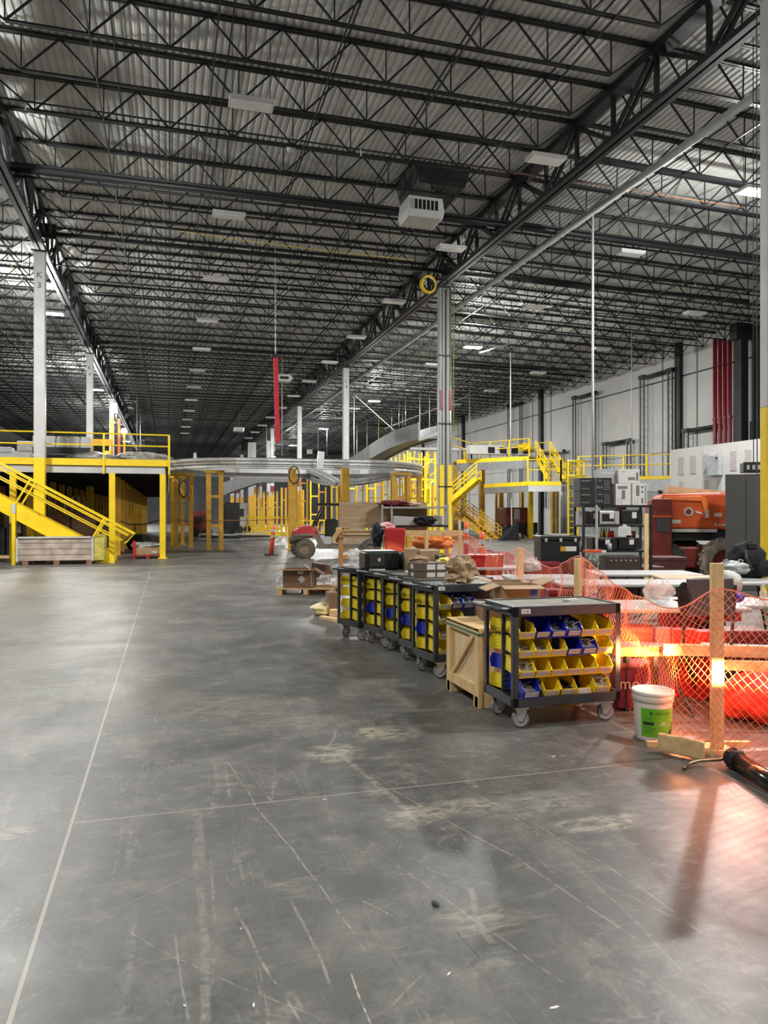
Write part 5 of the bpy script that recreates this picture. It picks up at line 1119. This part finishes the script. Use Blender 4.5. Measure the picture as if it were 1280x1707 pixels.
MB().prism([(UX(483), UZ(907)), (UX(481), UZ(898)), (UX(487), UZ(893)), (UX(492), UZ(905))], .05, 1.25).build('bumper', BKP, t)
tyre(t, (UX(508.5), .0, .34), .34, .26, True, MUDM); tyre(t, (UX(494), 1.25, .33), .33, .26, True, MUDM); tyre(t, (UX(618), .0, .34), .34, .26, True, MUDM)
# ================================================================== BIN CARTS
CWD, CDP, CTOP = .903, .53, .91
def make_cart(dp=CDP):
    t = thing('bin_cart', 'x', 'cart')
    for i, (x, y) in enumerate(((0, 0), (CWD, 0), (CWD, dp), (0, dp))):
        sx = 1 if x == 0 else -1; sy = 1 if y == 0 else -1; b = MB()
        b.b2((x, y, .17), (x + sx * .042, y + sy * .005, CTOP)); b.b2((x, y, .17), (x + sx * .005, y + sy * .042, CTOP)); b.build('corner_post', SLATE, t)
    def tray(z, h, nm):
        b = MB(); b.b2((0, 0, z), (CWD, dp, z + .006)); b.b2((0, 0, z), (CWD, .022, z + h)); b.b2((0, dp - .022, z), (CWD, dp, z + h)); b.b2((0, .022, z), (.022, dp - .022, z + h)); b.b2((CWD - .022, .022, z), (CWD, dp - .022, z + h)); return b.build(nm, SLATE, t, bevel=.002)
    tray(CTOP - .075, .075, 'top_tray'); tray(.165, .07, 'bottom_tray')
    MB().b2((.023, .023, CTOP - .068), (CWD - .023, dp - .023, CTOP - .008)).build('tray_liner', LINER, t)
    b = MB(); b.b2((.03, dp / 2 - .008, .20), (CWD - .03, dp / 2 + .008, CTOP - .08))
    for k in range(16): z = .24 + k * .038; b.b2((.04, dp / 2 - .016, z), (CWD - .04, dp / 2 + .016, z + .008))
    b.build('louvred_panel', SLATE, t)
    MB().tube([(0.01, .05, CTOP - .03), (-.10, .06, CTOP - .02), (-.13, .10, CTOP - .01), (-.13, dp - .10, CTOP - .01), (-.10, dp - .06, CTOP - .02), (.01, dp - .05, CTOP - .03)], .016, 10).build('push_handle', SLATE, t, True)
    for i, (x, y, a) in enumerate(((.09, .07, -.35), (CWD - .09, .07, -.5), (CWD - .09, dp - .07, 0), (.09, dp - .07, .2))):
        c = thing('caster', None, None, (x, y, 0), a); c.parent = t
        MB().lathe([(.052, -.016), (.065, -.012), (.065, .012), (.052, .016)], 24, (0, 0, .065), 'Y').build('tyre', RUB, c, True)
        MB().lathe([(0, -.018), (.012, -.02), (.02, -.010), (.05, -.014), (.054, -.016), (.054, .016), (.05, .014), (.02, .010), (.012, .02), (0, .018)], 24, (0, 0, .062), 'Y').build('wheel_disc', mat('wheel_grey', (.36, .36, .36), .5, 0, .05), c, True)
        b = MB()
        for s in (-1, 1): b.prism([(-.015, .055), (.012, .052), (.045, .125), (.045, .15), (-.035, .15), (-.03, .12)], s * .026 - .002, s * .026 + .002)
        b.b2((-.05, -.04, .145), (.06, .04, .165)); b.build('fork', ZN, c)
    return t
cartA = make_cart()
def place_cart(x, y, deg, lab, first=False):
    if first: cartA['label'] = lab; cartA.location = (x, y, 0); cartA.rotation_euler = (0, 0, math.radians(deg)); return cartA
    c = dup(cartA, (x, y, 0), math.radians(deg), lab); return c
# bins -------------------------------------------------------
BW, BD, BH = .128, .242, .112
def bin_mesh(m, nm, bw=BW, bd=BD, bh=BH):
    b = MB(); th = .004
    side = [(.022, 0), (bd, 0), (bd, bh), (.065, bh), (.012, bh * .62), (0, bh * .50)]
    for s in (-1, 1):
        x = s * bw / 2; b.prism([(p_[0], p_[1]) for p_ in side], min(x, x - s * th), max(x, x - s * th), 'X')
        for k in range(3): z = bh * (.28 + .2 * k); b.b2((min(x, x + s * .003), bd * .42, z), (max(x, x + s * .003), bd * .86, z + .006))
    b.b2((-bw / 2, .02, 0), (bw / 2, bd, th)); b.b2((-bw / 2, bd - th, 0), (bw / 2, bd, bh))
    b.prism([(.022, 0), (0, bh * .5), (.004, bh * .5), (.026, 0)], -bw / 2, bw / 2, 'X')
    b.b2((-bw / 2 - .004, .07, bh - .006), (-bw / 2 + .004, bd, bh)); b.b2((bw / 2 - .004, .07, bh - .006), (bw / 2 + .004, bd, bh))
    return b.mesh(nm, m)
BM = {'Y': bin_mesh(BY, 'yellow_bin'), 'B': bin_mesh(BB, 'blue_bin')}
_l = MB(); _l.prism([(.0165, .012), (-.0005, .052), (-.002, .052), (.015, .012)], -.048, .048, 'X'); LM = _l.mesh('label_card', LAB)
_l = MB()
for (x0, x1, u0_, u1_) in ((-.035, .012, .45, .60), (.026, .040, .25, .75)):
    _l.add([(x0, .0165 - .017 * u0_ - .0025, .012 + .04 * u0_), (x1, .0165 - .017 * u0_ - .0025, .012 + .04 * u0_), (x1, .0165 - .017 * u1_ - .0025, .012 + .04 * u1_), (x0, .0165 - .017 * u1_ - .0025, .012 + .04 * u1_)], [(0, 1, 2, 3)])
PM = _l.mesh('printed_mark', PG)
rnd = random.Random(11)
def hardware(kind, s):
    b = MB()
    for i in range(55):
        x, y = rnd.uniform(-.05, .05), rnd.uniform(.04, .21); z = .012 + rnd.uniform(0, .045) * s
        a, e = rnd.uniform(0, PI), rnd.uniform(-.8, .8); dv = Vector((math.cos(a) * math.cos(e), math.sin(a) * math.cos(e), math.sin(e))) * .014
        q = Vector((x, y, z)); b.bar(q - dv, q + dv, .007); b.box(q + dv, (.012, .012, .007), a)
    b.b2((-.058, .03, .005), (.058, .235, .018 + .02 * s))
    return b.mesh(kind, ZN if kind == 'loose_bolts' else RUBB)
HW = [hardware('loose_bolts', 1.1), hardware('loose_bolts', 2.0), hardware('black_clips', 1.2)]
def place_bin(cart, lx, row_z, front, colr, lab, dp=CDP, tilt=0, fill=None, lz=0, card=True, rzj=0, sc=1):
    """lx centre along the cart; front bins open towards -y of the cart"""
    R = Matrix.Rotation(cart.rotation_euler.z, 4, 'Z'); 
    ly = (dp / 2 - .018 - BD * sc) if front else (dp / 2 + .018 + BD * sc)
    pos = Vector(cart.location) + R @ Vector((lx, ly, row_z))
    t = thing('storage_bin', lab, 'bin', pos, cart.rotation_euler.z + (0 if front else PI) + rzj); t.rotation_euler.x = tilt; t.scale = (sc, sc, sc)
    def ch(nm, me): o = bpy.data.objects.new(nm, me); COL.objects.link(o); o.parent = t; return o
    ch('bin_body', BM[colr])
    if card: c = ch('label_card', LM); q = bpy.data.objects.new('printed_mark', PM); COL.objects.link(q); q.parent = c
    if fill is not None:
        o = bpy.data.objects.new(('loose_bolts', 'loose_bolts', 'black_clips')[fill], HW[fill]); COL.objects.link(o); o.location = pos; o.rotation_euler = t.rotation_euler; o.scale = t.scale
        tag(o, ('shiny loose screws heaped in the ', 'shiny heap of bolts filling the ', 'black rubber clips lying in the ')[fill] + lab.replace(' plastic', '').replace(' storage', ''), 'hardware', None, 'stuff')
    return t
ROWZ = [.665, .525, .375, .225]; RN = ['top', 'second', 'third', 'bottom']; CN = ['first', 'second', 'third', 'fourth', 'fifth', 'sixth']
CNM = {'Y': 'yellow', 'B': 'blue'}
# nearest cart
c1 = place_cart(2.44, 5.02, 0, 'dark grey bin cart nearest the camera beside the net, pen on its tray', True)
FR = ['YBBBYY', 'YYYBBY', 'YYYYYY', 'BYYYY']; FILL = {(0, 2): 0, (0, 3): 1, (1, 0): 0, (1, 1): 0, (1, 4): 1, (2, 0): 1, (3, 0): 0, (3, 2): 2, (3, 4): 1}
for r, row in enumerate(FR):
    for c, k in enumerate(row):
        n_ = len(row); x = .115 + c * .131
        if r == 3: x = (.14, .32, .46, .60, .75)[c]
        place_bin(c1, x, ROWZ[r], True, k, '%s plastic bin, %s row, %s from left, front of the nearest cart' % (CNM[k], RN[r], CN[c]), tilt=(.12 if (r, c) != (3, 3) else -.55), fill=FILL.get((r, c)), rzj=rnd.uniform(-.02, .02), sc=1.03 if (r, c) != (3, 0) else 1.12)
for r, k in enumerate('YYBY'):
    place_bin(c1, .115, ROWZ[r], False, k, '%s plastic bin, %s row, on the rear face of the nearest cart' % (CNM[k], RN[r]), tilt=.08, sc=1.03)
    place_bin(c1, .25, ROWZ[r], False, 'Y', 'yellow plastic bin, %s row, second in from the handle, rear face of the nearest cart' % RN[r], tilt=.08, sc=1.03)
t = thing('tray_tag', 'small white tag on the left corner of the nearest cart tray', 'tag', (2.44 + .10, 5.018, .875)); MB().b2((-.038, -.003, -.018), (.038, 0, .018)).build('tag_plate', LAB, t, bevel=.004); text('I 1-B', t, (0, -.004, 0), .022, INK, ext=.0003)
t = thing('pen', 'white marker pen lying on the nearest cart tray', 'pen', (2.44 + .64, 5.02 + .30, .911), .35); MB().tube([(-.075, 0, 0), (.075, 0, 0)], .009, 8).build('barrel', WHT, t, True); MB().b2((-.03, -.03, -.008), (.08, -.012, -.004)).build('paper_slip', WHT, t)
# second cart behind the crate
c2 = place_cart(2.46, 6.76, 7, 'dark grey bin cart right behind the wooden crate, loose bolts on its tray')
for r, row in enumerate(['YBB', 'YY', 'YY', 'YY']):
    for c, k in enumerate(row): place_bin(c2, .115 + c * .133, ROWZ[r], True, k, '%s plastic bin, %s row, %s from left, front of the cart behind the crate' % (CNM[k], RN[r], CN[c]), tilt=.12, fill=(1 if r == 0 and c > 0 else (0 if r in (1, 2) and c == 0 else None)), sc=1.03)
for r, k in enumerate('YYBY'): place_bin(c2, .115, ROWZ[r], False, k, '%s plastic bin, %s row, rear face of the cart behind the crate' % (CNM[k], RN[r]), tilt=.08, sc=1.03)
t = thing('tray_tag', 'small white tag on the tray of the cart behind the crate', 'tag', Vector(c2.location) + Vector((.07, -.002 + .008, .875)), math.radians(7)); MB().b2((-.036, -.004, -.018), (.036, 0, .018)).build('tag_plate', LAB, t, bevel=.004); text('D B', t, (0, -.005, 0), .02, INK, ext=.0003)
b = MB()
for i in range(60): q = Vector((rnd.uniform(.05, .3), rnd.uniform(.05, .3), .905 + rnd.uniform(0, .01))); a = rnd.uniform(0, PI); b.bar(q, q + Vector((math.cos(a), math.sin(a), 0)) * .03, .008)
o = b.build('spilled_bolts', ZN, loc=c2.location, rz=math.radians(7)); tag(o, 'shiny bolts spilled over the tray behind the crate', 'hardware', None, 'stuff')
carts = [c1, c2]
for (x, y, dg, lab, who, cols) in ((2.49, 7.35, 7, 'dark grey bin cart third from the front with curved handle', 'third cart', ('YYBY', 'YYYY')), (2.49, 7.94, 8, 'dark grey bin cart fourth from the front', 'fourth cart', ('YYBY', 'YYYY')), (2.43, 8.50, 11, 'dark grey bin cart fifth from the front under the black case', 'fifth cart', ('YYBY', 'YYYY')), (2.29, 9.06, 18, 'dark grey bin cart farthest back at the end of the row', 'rearmost cart', ('YYYY', 'YYYY'))):
    c = place_cart(x, y, dg, lab); carts.append(c)
    for r in range(4):
        place_bin(c, .115, ROWZ[r], False, cols[0][r], '%s plastic bin, %s row, rear column at the handle end of the %s' % (CNM[cols[0][r]], RN[r], who), tilt=.08, sc=1.03)
        place_bin(c, .115, ROWZ[r], True, cols[1][r], '%s plastic bin, %s row, front column at the handle end of the %s' % (CNM[cols[1][r]], RN[r], who), tilt=.1, sc=1.03, fill=0 if who == 'third cart' and r in (1, 2) else None)
        if who == 'third cart': place_bin(c, .248, ROWZ[r], True, 'Y', 'yellow plastic bin, %s row, second column on the front of the third cart' % RN[r], tilt=.1, sc=1.03)
# wooden crate
t = thing('wooden_crate', 'pine crate with diagonal brace and green strap between the two near carts', 'crate', (2.44, 5.66, 0))
cd, ch_, cw = .74, .65, 1.02
CPLY = wood('crate_plywood', (.66, .47, .24), (.76, .58, .34), 2, (6, 6, 1))
MB().b2((.03, .02, .09), (cw, cd - .02, ch_ - .02)).build('plywood_shell', CPLY, t); 
for y0, y1_ in ((0, .085), (cd - .085, cd)): MB().b2((0, y0, .0), (.035, y1_, ch_)).build('corner_batten', PINE, t, bevel=.002)
MB().b2((0, .085, .09), (.032, cd - .085, .18)).build('lower_batten', PINE, t); MB().b2((0, .085, ch_ - .07), (.032, cd - .085, ch_ - .005)).build('upper_batten', PINE, t)
MB().bar((.014, .10, .60), (.014, cd - .10, .13), .028, .075, up=(1, 0, 0)).build('diagonal_brace', PINE, t) if False else MB().prism([(.09, .60), (.155, .60), (cd - .09, .18), (cd - .155, .18)][::-1], .002, .030, 'X').build('diagonal_brace', PINE, t)
for k in range(5): MB().b2((.0, k * cd / 5 + .003, ch_ - .018), (cw, (k + 1) * cd / 5 - .003, ch_ + .004)).build('lid_board', PINEX, t)
for y in (.02, cd - .11): MB().b2((-.0, y, 0), (cw, y + .09, .09)).build('skid', PINEX, t)
b = MB(); b.b2((-.003, -.003, ch_ - .055), (cw, .0, ch_ - .035)); b.b2((-.003, -.003, ch_ - .055), (0, cd, ch_ - .035)); b.build('green_strap', mat('strap_green', (.05, .14, .08), .4, 0, 0), t)
MB().b2((.3, -.001, .02), (.5, .0, .06)).build('end_block', PINE, t)
# open cartons between crate and cart
def open_box(lab, loc, sz, rz=0, m=CARD, flaps=(1.0, .6, 1.2, .8), name='open_carton', lift=1):
    t = thing(name, lab, 'box', loc, rz); w_, dd, h = sz; b = MB(); th = .006
    b.b2((-w_ / 2, 0, 0), (w_ / 2, th, h)); b.b2((-w_ / 2, dd - th, 0), (w_ / 2, dd, h)); b.b2((-w_ / 2, 0, 0), (-w_ / 2 + th, dd, h)); b.b2((w_ / 2 - th, 0, 0), (w_ / 2, dd, h)); b.b2((-w_ / 2, 0, 0), (w_ / 2, dd, th)); b.build('carton_body', m, t)
    fl = dd * .45
    for i, a in enumerate(flaps):
        L_, c0, rot = ((w_, (0, 0), 0), (w_, (0, dd), PI), (dd, (-w_ / 2, dd / 2), -PI / 2), (dd, (w_ / 2, dd / 2), PI / 2))[i]
        f = MB().b2((-L_ / 2 + .004, -fl, -.003), (L_ / 2 - .004, 0, .003)).build('flap', m, t); f.location = (c0[0], c0[1], h); f.rotation_euler = (-a + PI / 2 if False else a - PI / 2, 0, rot)
    return t
p = W(850, 980, 6.6)
open_box('open tan cardboard box with blue sticker behind the nearest cart, right one', W(868, 1003, 6.5) * 1, (.36, .30, .14), -TH + .1, CARD, (1.7, 2.4, 1.9, 1.2))
open_box('wide open tan cardboard box behind the nearest cart, left one', W(846, 998, 6.95) * 1, (.30, .30, .15), -TH - .1, CARD, (1.5, 2.6, 1.3, 1.8))
q = W(889, 988, 6.42); tag(MB().b2((-.03, -.004, -.03), (.035, 0, .03)).build('blue_sticker', mat('sticker_blue', (.06, .12, .45), .5), loc=q, rz=-TH), 'blue square sticker hanging on the open carton flap', 'sticker')
sp = W(860, 998, 6.7); t = thing('box_stack', 'stacked cartons carrying the open boxes behind the nearest cart', 'box', (sp.x, sp.y, 0), -TH); MB().b2((-.32, -.12, 0), (.34, .42, sp.z - .05)).build('carton_body', CARD2, t, bevel=.01)
# things on the carts
def oncart(c, lx, ly, z=CTOP - .025): return Vector(c.location) + Matrix.Rotation(c.rotation_euler.z, 4, 'Z') @ Vector((lx, ly, z))
q = W(641, 953, 9.2); t = thing('equipment_case', 'black padded equipment case with white top on the fifth cart', 'case', (q.x, q.y, .903), .0)
MB().b2((-.24, 0, 0), (.20, .36, .235)).build('case_body', BKP, t, bevel=.03); MB().b2((-.23, .01, .232), (.14, .3, .24)).build('white_top', LAB, t, bevel=.004)
MB().b2((-.20, -.008, .05), (.0, 0, .20)).build('dark_window', mat('dark_glass2', (.03, .035, .035), .2, 0, 0), t, bevel=.02); MB().b2((-.10, -.014, .11), (-.08, -.008, .15)).build('red_sticker', REDP, t); MB().b2((-.08, -.014, .11), (-.06, -.008, .15)).build('white_sticker', LAB, t)
MB().tube([(.14, -.01, .23), (.08, -.02, .12), (.04, -.02, .0)], .006, 5).build('cable', BKP, t); MB().b2((-.2, -.03, .0), (.0, 0, .015)).build('white_rim', LAB, t)
t = thing('black_bag', 'black rounded bag right of the padded equipment case', 'bag', (q.x + .30, q.y + .15, .903)); MB().blob((0, 0, .1), (.24, .3, .22), 4, 3, .2).build('bag_body', FABB, t, True)
q = W(597, 948, 9.7); t = thing('plastic_bag', 'clear crumpled plastic bag on the rearmost cart', 'bag', (q.x, q.y, .903)); b = MB()
b.blob((0, 0, .09), (.24, .16, .22), 13, 4, .5, 2); b.build('bag_body', BAG, t, False); MB().blob((-.05, .02, .16), (.16, .1, .16), 3, 3, .5, 2).build('bag_neck', BAG, t, False)
LB2 = mat('dark_carton', (.10, .065, .045), .6, 0, .15)
def lcarton(px, py, dd, w_, dp_, h, z, lab, rz, m=CARD2, nlab=2):
    q = W(px, py, dd); t = carton(lab, (q.x, q.y, z), (w_, dp_, h), rz, m, 'labelled_carton', [(-w_ * .12 + k * w_ * .32, h * .15, w_ * .14 + k * w_ * .32, h * .8, LAB) for k in range(nlab)]); MB().b2((-w_ / 2 - .002, .05, h * .3), (-w_ / 2, .13, h * .8)).build('side_label', LAB, t); return t
lcarton(718, 965, 8.05, .36, .26, .075, .903, 'brown carton with white labels, lower of two on the fourth cart', -.02, LB2)
lcarton(718, 965, 8.05, .365, .26, .09, .980, 'brown carton with white labels, upper of two on the fourth cart', .02, LB2)
carton('tall tan carton behind the labelled boxes, left', tuple(W(690, 945, 9.0).xy) + (.903,), (.15, .25, .27), -.1, CARD)
carton('tan carton with fold lines behind the labelled boxes', tuple(W(716, 945, 9.0).xy) + (.903,), (.25, .25, .25), -.1, CARD)
carton('black carton right of the tan cartons behind the labelled boxes', tuple(W(738, 945, 8.8).xy) + (.903,), (.09, .2, .20), -.1, BOX)
t = thing('paper_wrap', 'crumpled tan packing paper on the labelled cartons', 'paper', tuple(W(703, 940, 8.2).xy) + (1.07,)); MB().blob((0, .1, .02), (.22, .16, .08), 9, 3, .5).build('paper_body', CARD, t)
q = W(781, 965, 7.5); t = thing('crumpled_carton', 'crumpled brown paper sack heaped on the second cart tray', 'paper bag', (q.x, q.y, .903), .3); MB().blob((0, .12, .12), (.32, .26, .25), 31, 3, .55, 1.8).build('sack_body', CARD, t); MB().blob((-.10, .08, .05), (.22, .2, .12), 33, 3, .5).build('paper_fold', CARD, t); MB().prism([(-.02, .16), (.12, .14), (.06, .28), (0, .27)], .05, .2).build('torn_flap', CARD, t)
drape(738, 760, 944, 8.6, .10, mat('yellow_paper', (.7, .6, .1), .6), 'yellow paper scrap behind the crumpled sack', 41, 'yellow_scrap', 'paper')
tag(MB().tube([W(677, 952, 8.6), W(684, 957, 8.5), W(690, 956, 8.5), W(696, 962, 8.4)], .012, 6).build('metal_fitting', ZN, None, True), 'small bright metal fitting left of the labelled cartons', 'fitting')
# ================================================================== FLOOR OBJECTS
def s_open(lab, px, py, d, w_, dd, h, rz, m, fl): 
    q = W(px, py, d); return open_box(lab, (q.x, q.y, .128), (w_, dd, h), -TH + rz, m, fl)
q = FL(500, 991); pt = thing('pallet', 'small wooden pallet below the brown open carton in the aisle', 'pallet', (q.x + .22, q.y + .35, 0), -TH); pallet(pt, 1.15, .85)
bx = open_box('brown cardboard carton with diamond sticker, half closed, on the small pallet', (q.x - .02, q.y + .06, .128), (.62, .5, .36), -TH, CARD2, (1.55, 2.0, 1.8, 2.1), 'open_carton')
MB().b2((-.02, -.004, .27), (.10, -.001, .33)).build('white_label', LAB, bx)
MB().box((.06, -.003, .17), (.11, .003, .11), M=Matrix.Rotation(PI / 4, 3, 'Y')).build('diamond_sticker', LAB, bx)
MB().tube([(.25, -.01, .02), (.24, -.02, .36), (.18, .1, .40), (.1, .2, .44)], .008, 5).build('white_string', WHT, bx)
q2 = FL(542, 984); t = thing('open_carton', 'small dark torn carton standing on the pallet, right', 'box', (q2.x, q2.y + .45, .128), -TH); MB().prism([(-.2, .0), (.12, 0), (.2, .36), (-.2, .42)], 0, .3).build('carton_body', LB2, t); MB().prism([(.05, .05), (.2, -.0), (.26, .2), (.12, .4)], -.05, .0).build('flap', CARD2, t)
t = thing('film_heap', 'heap of clear film beside the carton on the pallet', 'film', (q2.x + .1, q2.y + .15, .128), -TH); MB().blob((0, 0, .07), (.5, .3, .2), 5, 4, .5, 2).build('film_body', BAG, t)
t = thing('film_scrap', 'scrap of pale film hanging at the carton left corner', 'film', (q.x - .38, q.y + .15, .13), -TH); MB().blob((0, 0, .1), (.14, .3, .26), 6, 3, .5).build('film_body', BAG, t)
for k, (px, py, l_, w_, a, m_, lb) in enumerate(((548, 1034, .42, .09, 1.9, PINEX, 'short pine offcut nearest, left of the rearmost cart'), (557, 1030, .16, .12, 1.6, PINEX, 'pine block standing beside the rearmost cart'), (540, 985, .95, .1, .15, mat('orange_wood', (.62, .30, .12), .6, 0, .15), 'orange tinted board lying beside the small pallet'))):
    q = FL(px, py); t = tag(MB().b2((-l_ / 2, -w_ / 2, 0), (l_ / 2, w_ / 2, .05 if k != 1 else .13)).build('wood_offcut', m_, bevel=.003, loc=(q.x, q.y, 0), rz=a), lb, 'board')
q = FL(541, 1026); t = thing('yellow_sack', 'yellow and white plastic sack on the floor left of the carts', 'sack', (q.x, q.y + .1, 0)); MB().blob((0, 0, .08), (.36, .3, .2), 8, 4, .4).build('sack_body', mat('sack_yellow', (.75, .5, .08), .5, 0, .5, 4, dirt=(.7, .65, .5)), t, True)
q = FL(560, 1030); carton('tall brown carton standing between the sack and rearmost cart', (q.x + .02, q.y + .25, 0), (.14, .3, .36), 0, CARD2)
# bucket
q = FL(1107, 1238); t = thing('bucket', 'white plastic pail with green label and lid beside the fence foot', 'bucket', (q.x, q.y + .13, 0), -TH)
WPL = mat('pail_white', (.74, .71, .64), .4, 0, .04); GRN = mat('label_green', (.13, .46, .02), .4, 0, .05); GRD = mat('label_dark_green', (.012, .05, .02), .4, 0, 0)
MB().lathe([(0, 0), (.118, 0), (.122, .01), (.134, .275), (.134, .28)], 48).build('pail_body', WPL, t, True)
MB().lathe([(.134, .272), (.143, .275), (.143, .315), (.140, .32)], 48).build('skirt_ring', WPL, t, True)
MB().lathe([(.140, .318), (.147, .322), (.147, .342), (.138, .348), (.132, .340), (0, .340)], 48).build('lid', WPL, t, True)
def curved(x0, x1, z0, z1, m, nm, r_off=.0012, n=16, zf=None):
    b = MB(); vs = []
    for i in range(n + 1):
        a0 = x0 + (x1 - x0) * i / n
        for zz in (z0, z1):
            z2 = zz if not zf else zf(a0, zz); R_ = .122 + (z2 - .01) / .265 * .012 + r_off; vs.append((math.sin(a0) * R_, -math.cos(a0) * R_, z2))
    b.add(vs, [(2 * i, 2 * i + 2, 2 * i + 3, 2 * i + 1) for i in range(n)]); return b.build(nm, m, t, True)
curved(-.98, 1.02, .035, .235, GRN, 'green_label')
curved(.0, 1.02, .035, .06, GRD, 'dark_swoosh', .0020, 16, lambda a, z: .036 if z < .05 else .036 + .12 * max(0, a - .1) ** 2.2)
curved(-.85, -.28, .118, .142, GRD, 'dark_stripe', .0020)
def ctext(s_, x, z, size, m): 
    R_ = .1375; o = text(s_, t, (math.sin(x) * R_, -math.cos(x) * R_, z), size, m, (PI / 2, 0, x), 'lettering', .0004); return o
for i, chh in enumerate('AMERFILLER'[:10]): ctext(chh, -.18 + i * .085, .205, .017, GRD)
MB().box((-.058, -.126, .205), (.018, .002, .018), M=Matrix.Rotation(PI / 4, 3, 'Y')).build('diamond_logo', GRD, t)
for i in range(6): ctext('OLSCURRY'[i], -.72 + i * .07, .165, .012, GRD)
for k in range(3): curved(-.8, -.15 - .1 * k, .098 - k * .016, .102 - k * .016, GRD, 'printed_line', .002)
curved(-.05, .75, .120, .124, LAB, 'printed_line', .002); curved(.1, .35, .13, .14, LAB, 'printed_line', .002)
# torch / tube on the floor
q0 = W(1215, 1266, 4.60); q0.z = .10
t = thing('heating_torch', 'long dark tube with black collar and bent brass pipe on the floor', 'tool', (0, 0, 0))
e0 = W(1219, 1262, 4.72); e1 = W(1330, 1318, 4.02); e0.z = .065; e1.z = .06
dv = (e1 - e0).normalized()
MB().tube([e0 + dv * .03, e1], .052, 24).build('tube_barrel', mat('dark_chrome', (.06, .055, .05), .18, .7, .1), t, True)
MB().tube([e0 - dv * .01, e0 + dv * .01, e0 + dv * .07, e0 + dv * .09], [.046, .062, .062, .054], 24).build('end_collar', RUBB, t, True)
for k in range(8): a = 2 * PI * k / 8; MB().box(e0 + dv * .04 + Vector((dv.y * math.cos(a), -dv.x * math.cos(a), math.sin(a))) * .062, (.012, .03, .012), math.atan2(dv.y, dv.x) - PI / 2).build('collar_lug', RUBB, t)
MB().tube([e0 - dv * .01, W(1200, 1266, 4.72), W(1165, 1268, 4.72), W(1150, 1272, 4.70), FL(1139, 1284) + Vector((0, 0, .012))], [.010, .010, .010, .011, .011], 12).build('bent_pipe', mat('aged_brass', (.30, .23, .14), .35, .8, .2), t, True)
MB().tube([e0 - dv * .0, e0 - dv * .03], .022, 12).build('nut', RUBB, t)
# debris
for k, (px, py, s_, lb) in enumerate(((924, 1679, .018, 'white splinter on the floor at the bottom right'), (748, 1623, .012, 'tiny crumpled white scrap in the near centre'), (423, 1675, .012, 'pale splinter on the floor near the bottom'), (308, 1676, .008, 'tiny white chip near the lower left'), (541, 1333, .014, 'small pale flake near the long floor joint'), (922, 1261, .02, 'flat pale flake right of the carts'), (402, 1548, .007, 'tiny white chip in the left foreground'))):
    q = FL(px, py); tag(MB().prism([(-s_, -s_*.2), (0, -s_*.35), (s_, -.001), (s_ * .6, s_*.3), (-s_ * .7, s_*.25)], 0.0005, .003, 'Z').build('paper_scrap', LAB, loc=(q.x, q.y, 0), rz=.7 * k), lb, 'scrap')
q = FL(726, 1507); tag(MB().blob((0, 0, .004), (.03, .05, .012), 3, 2, .2).build('dark_clod', BLK, loc=(q.x, q.y, 0)), 'small dark clod of dirt on the near floor', 'dirt')
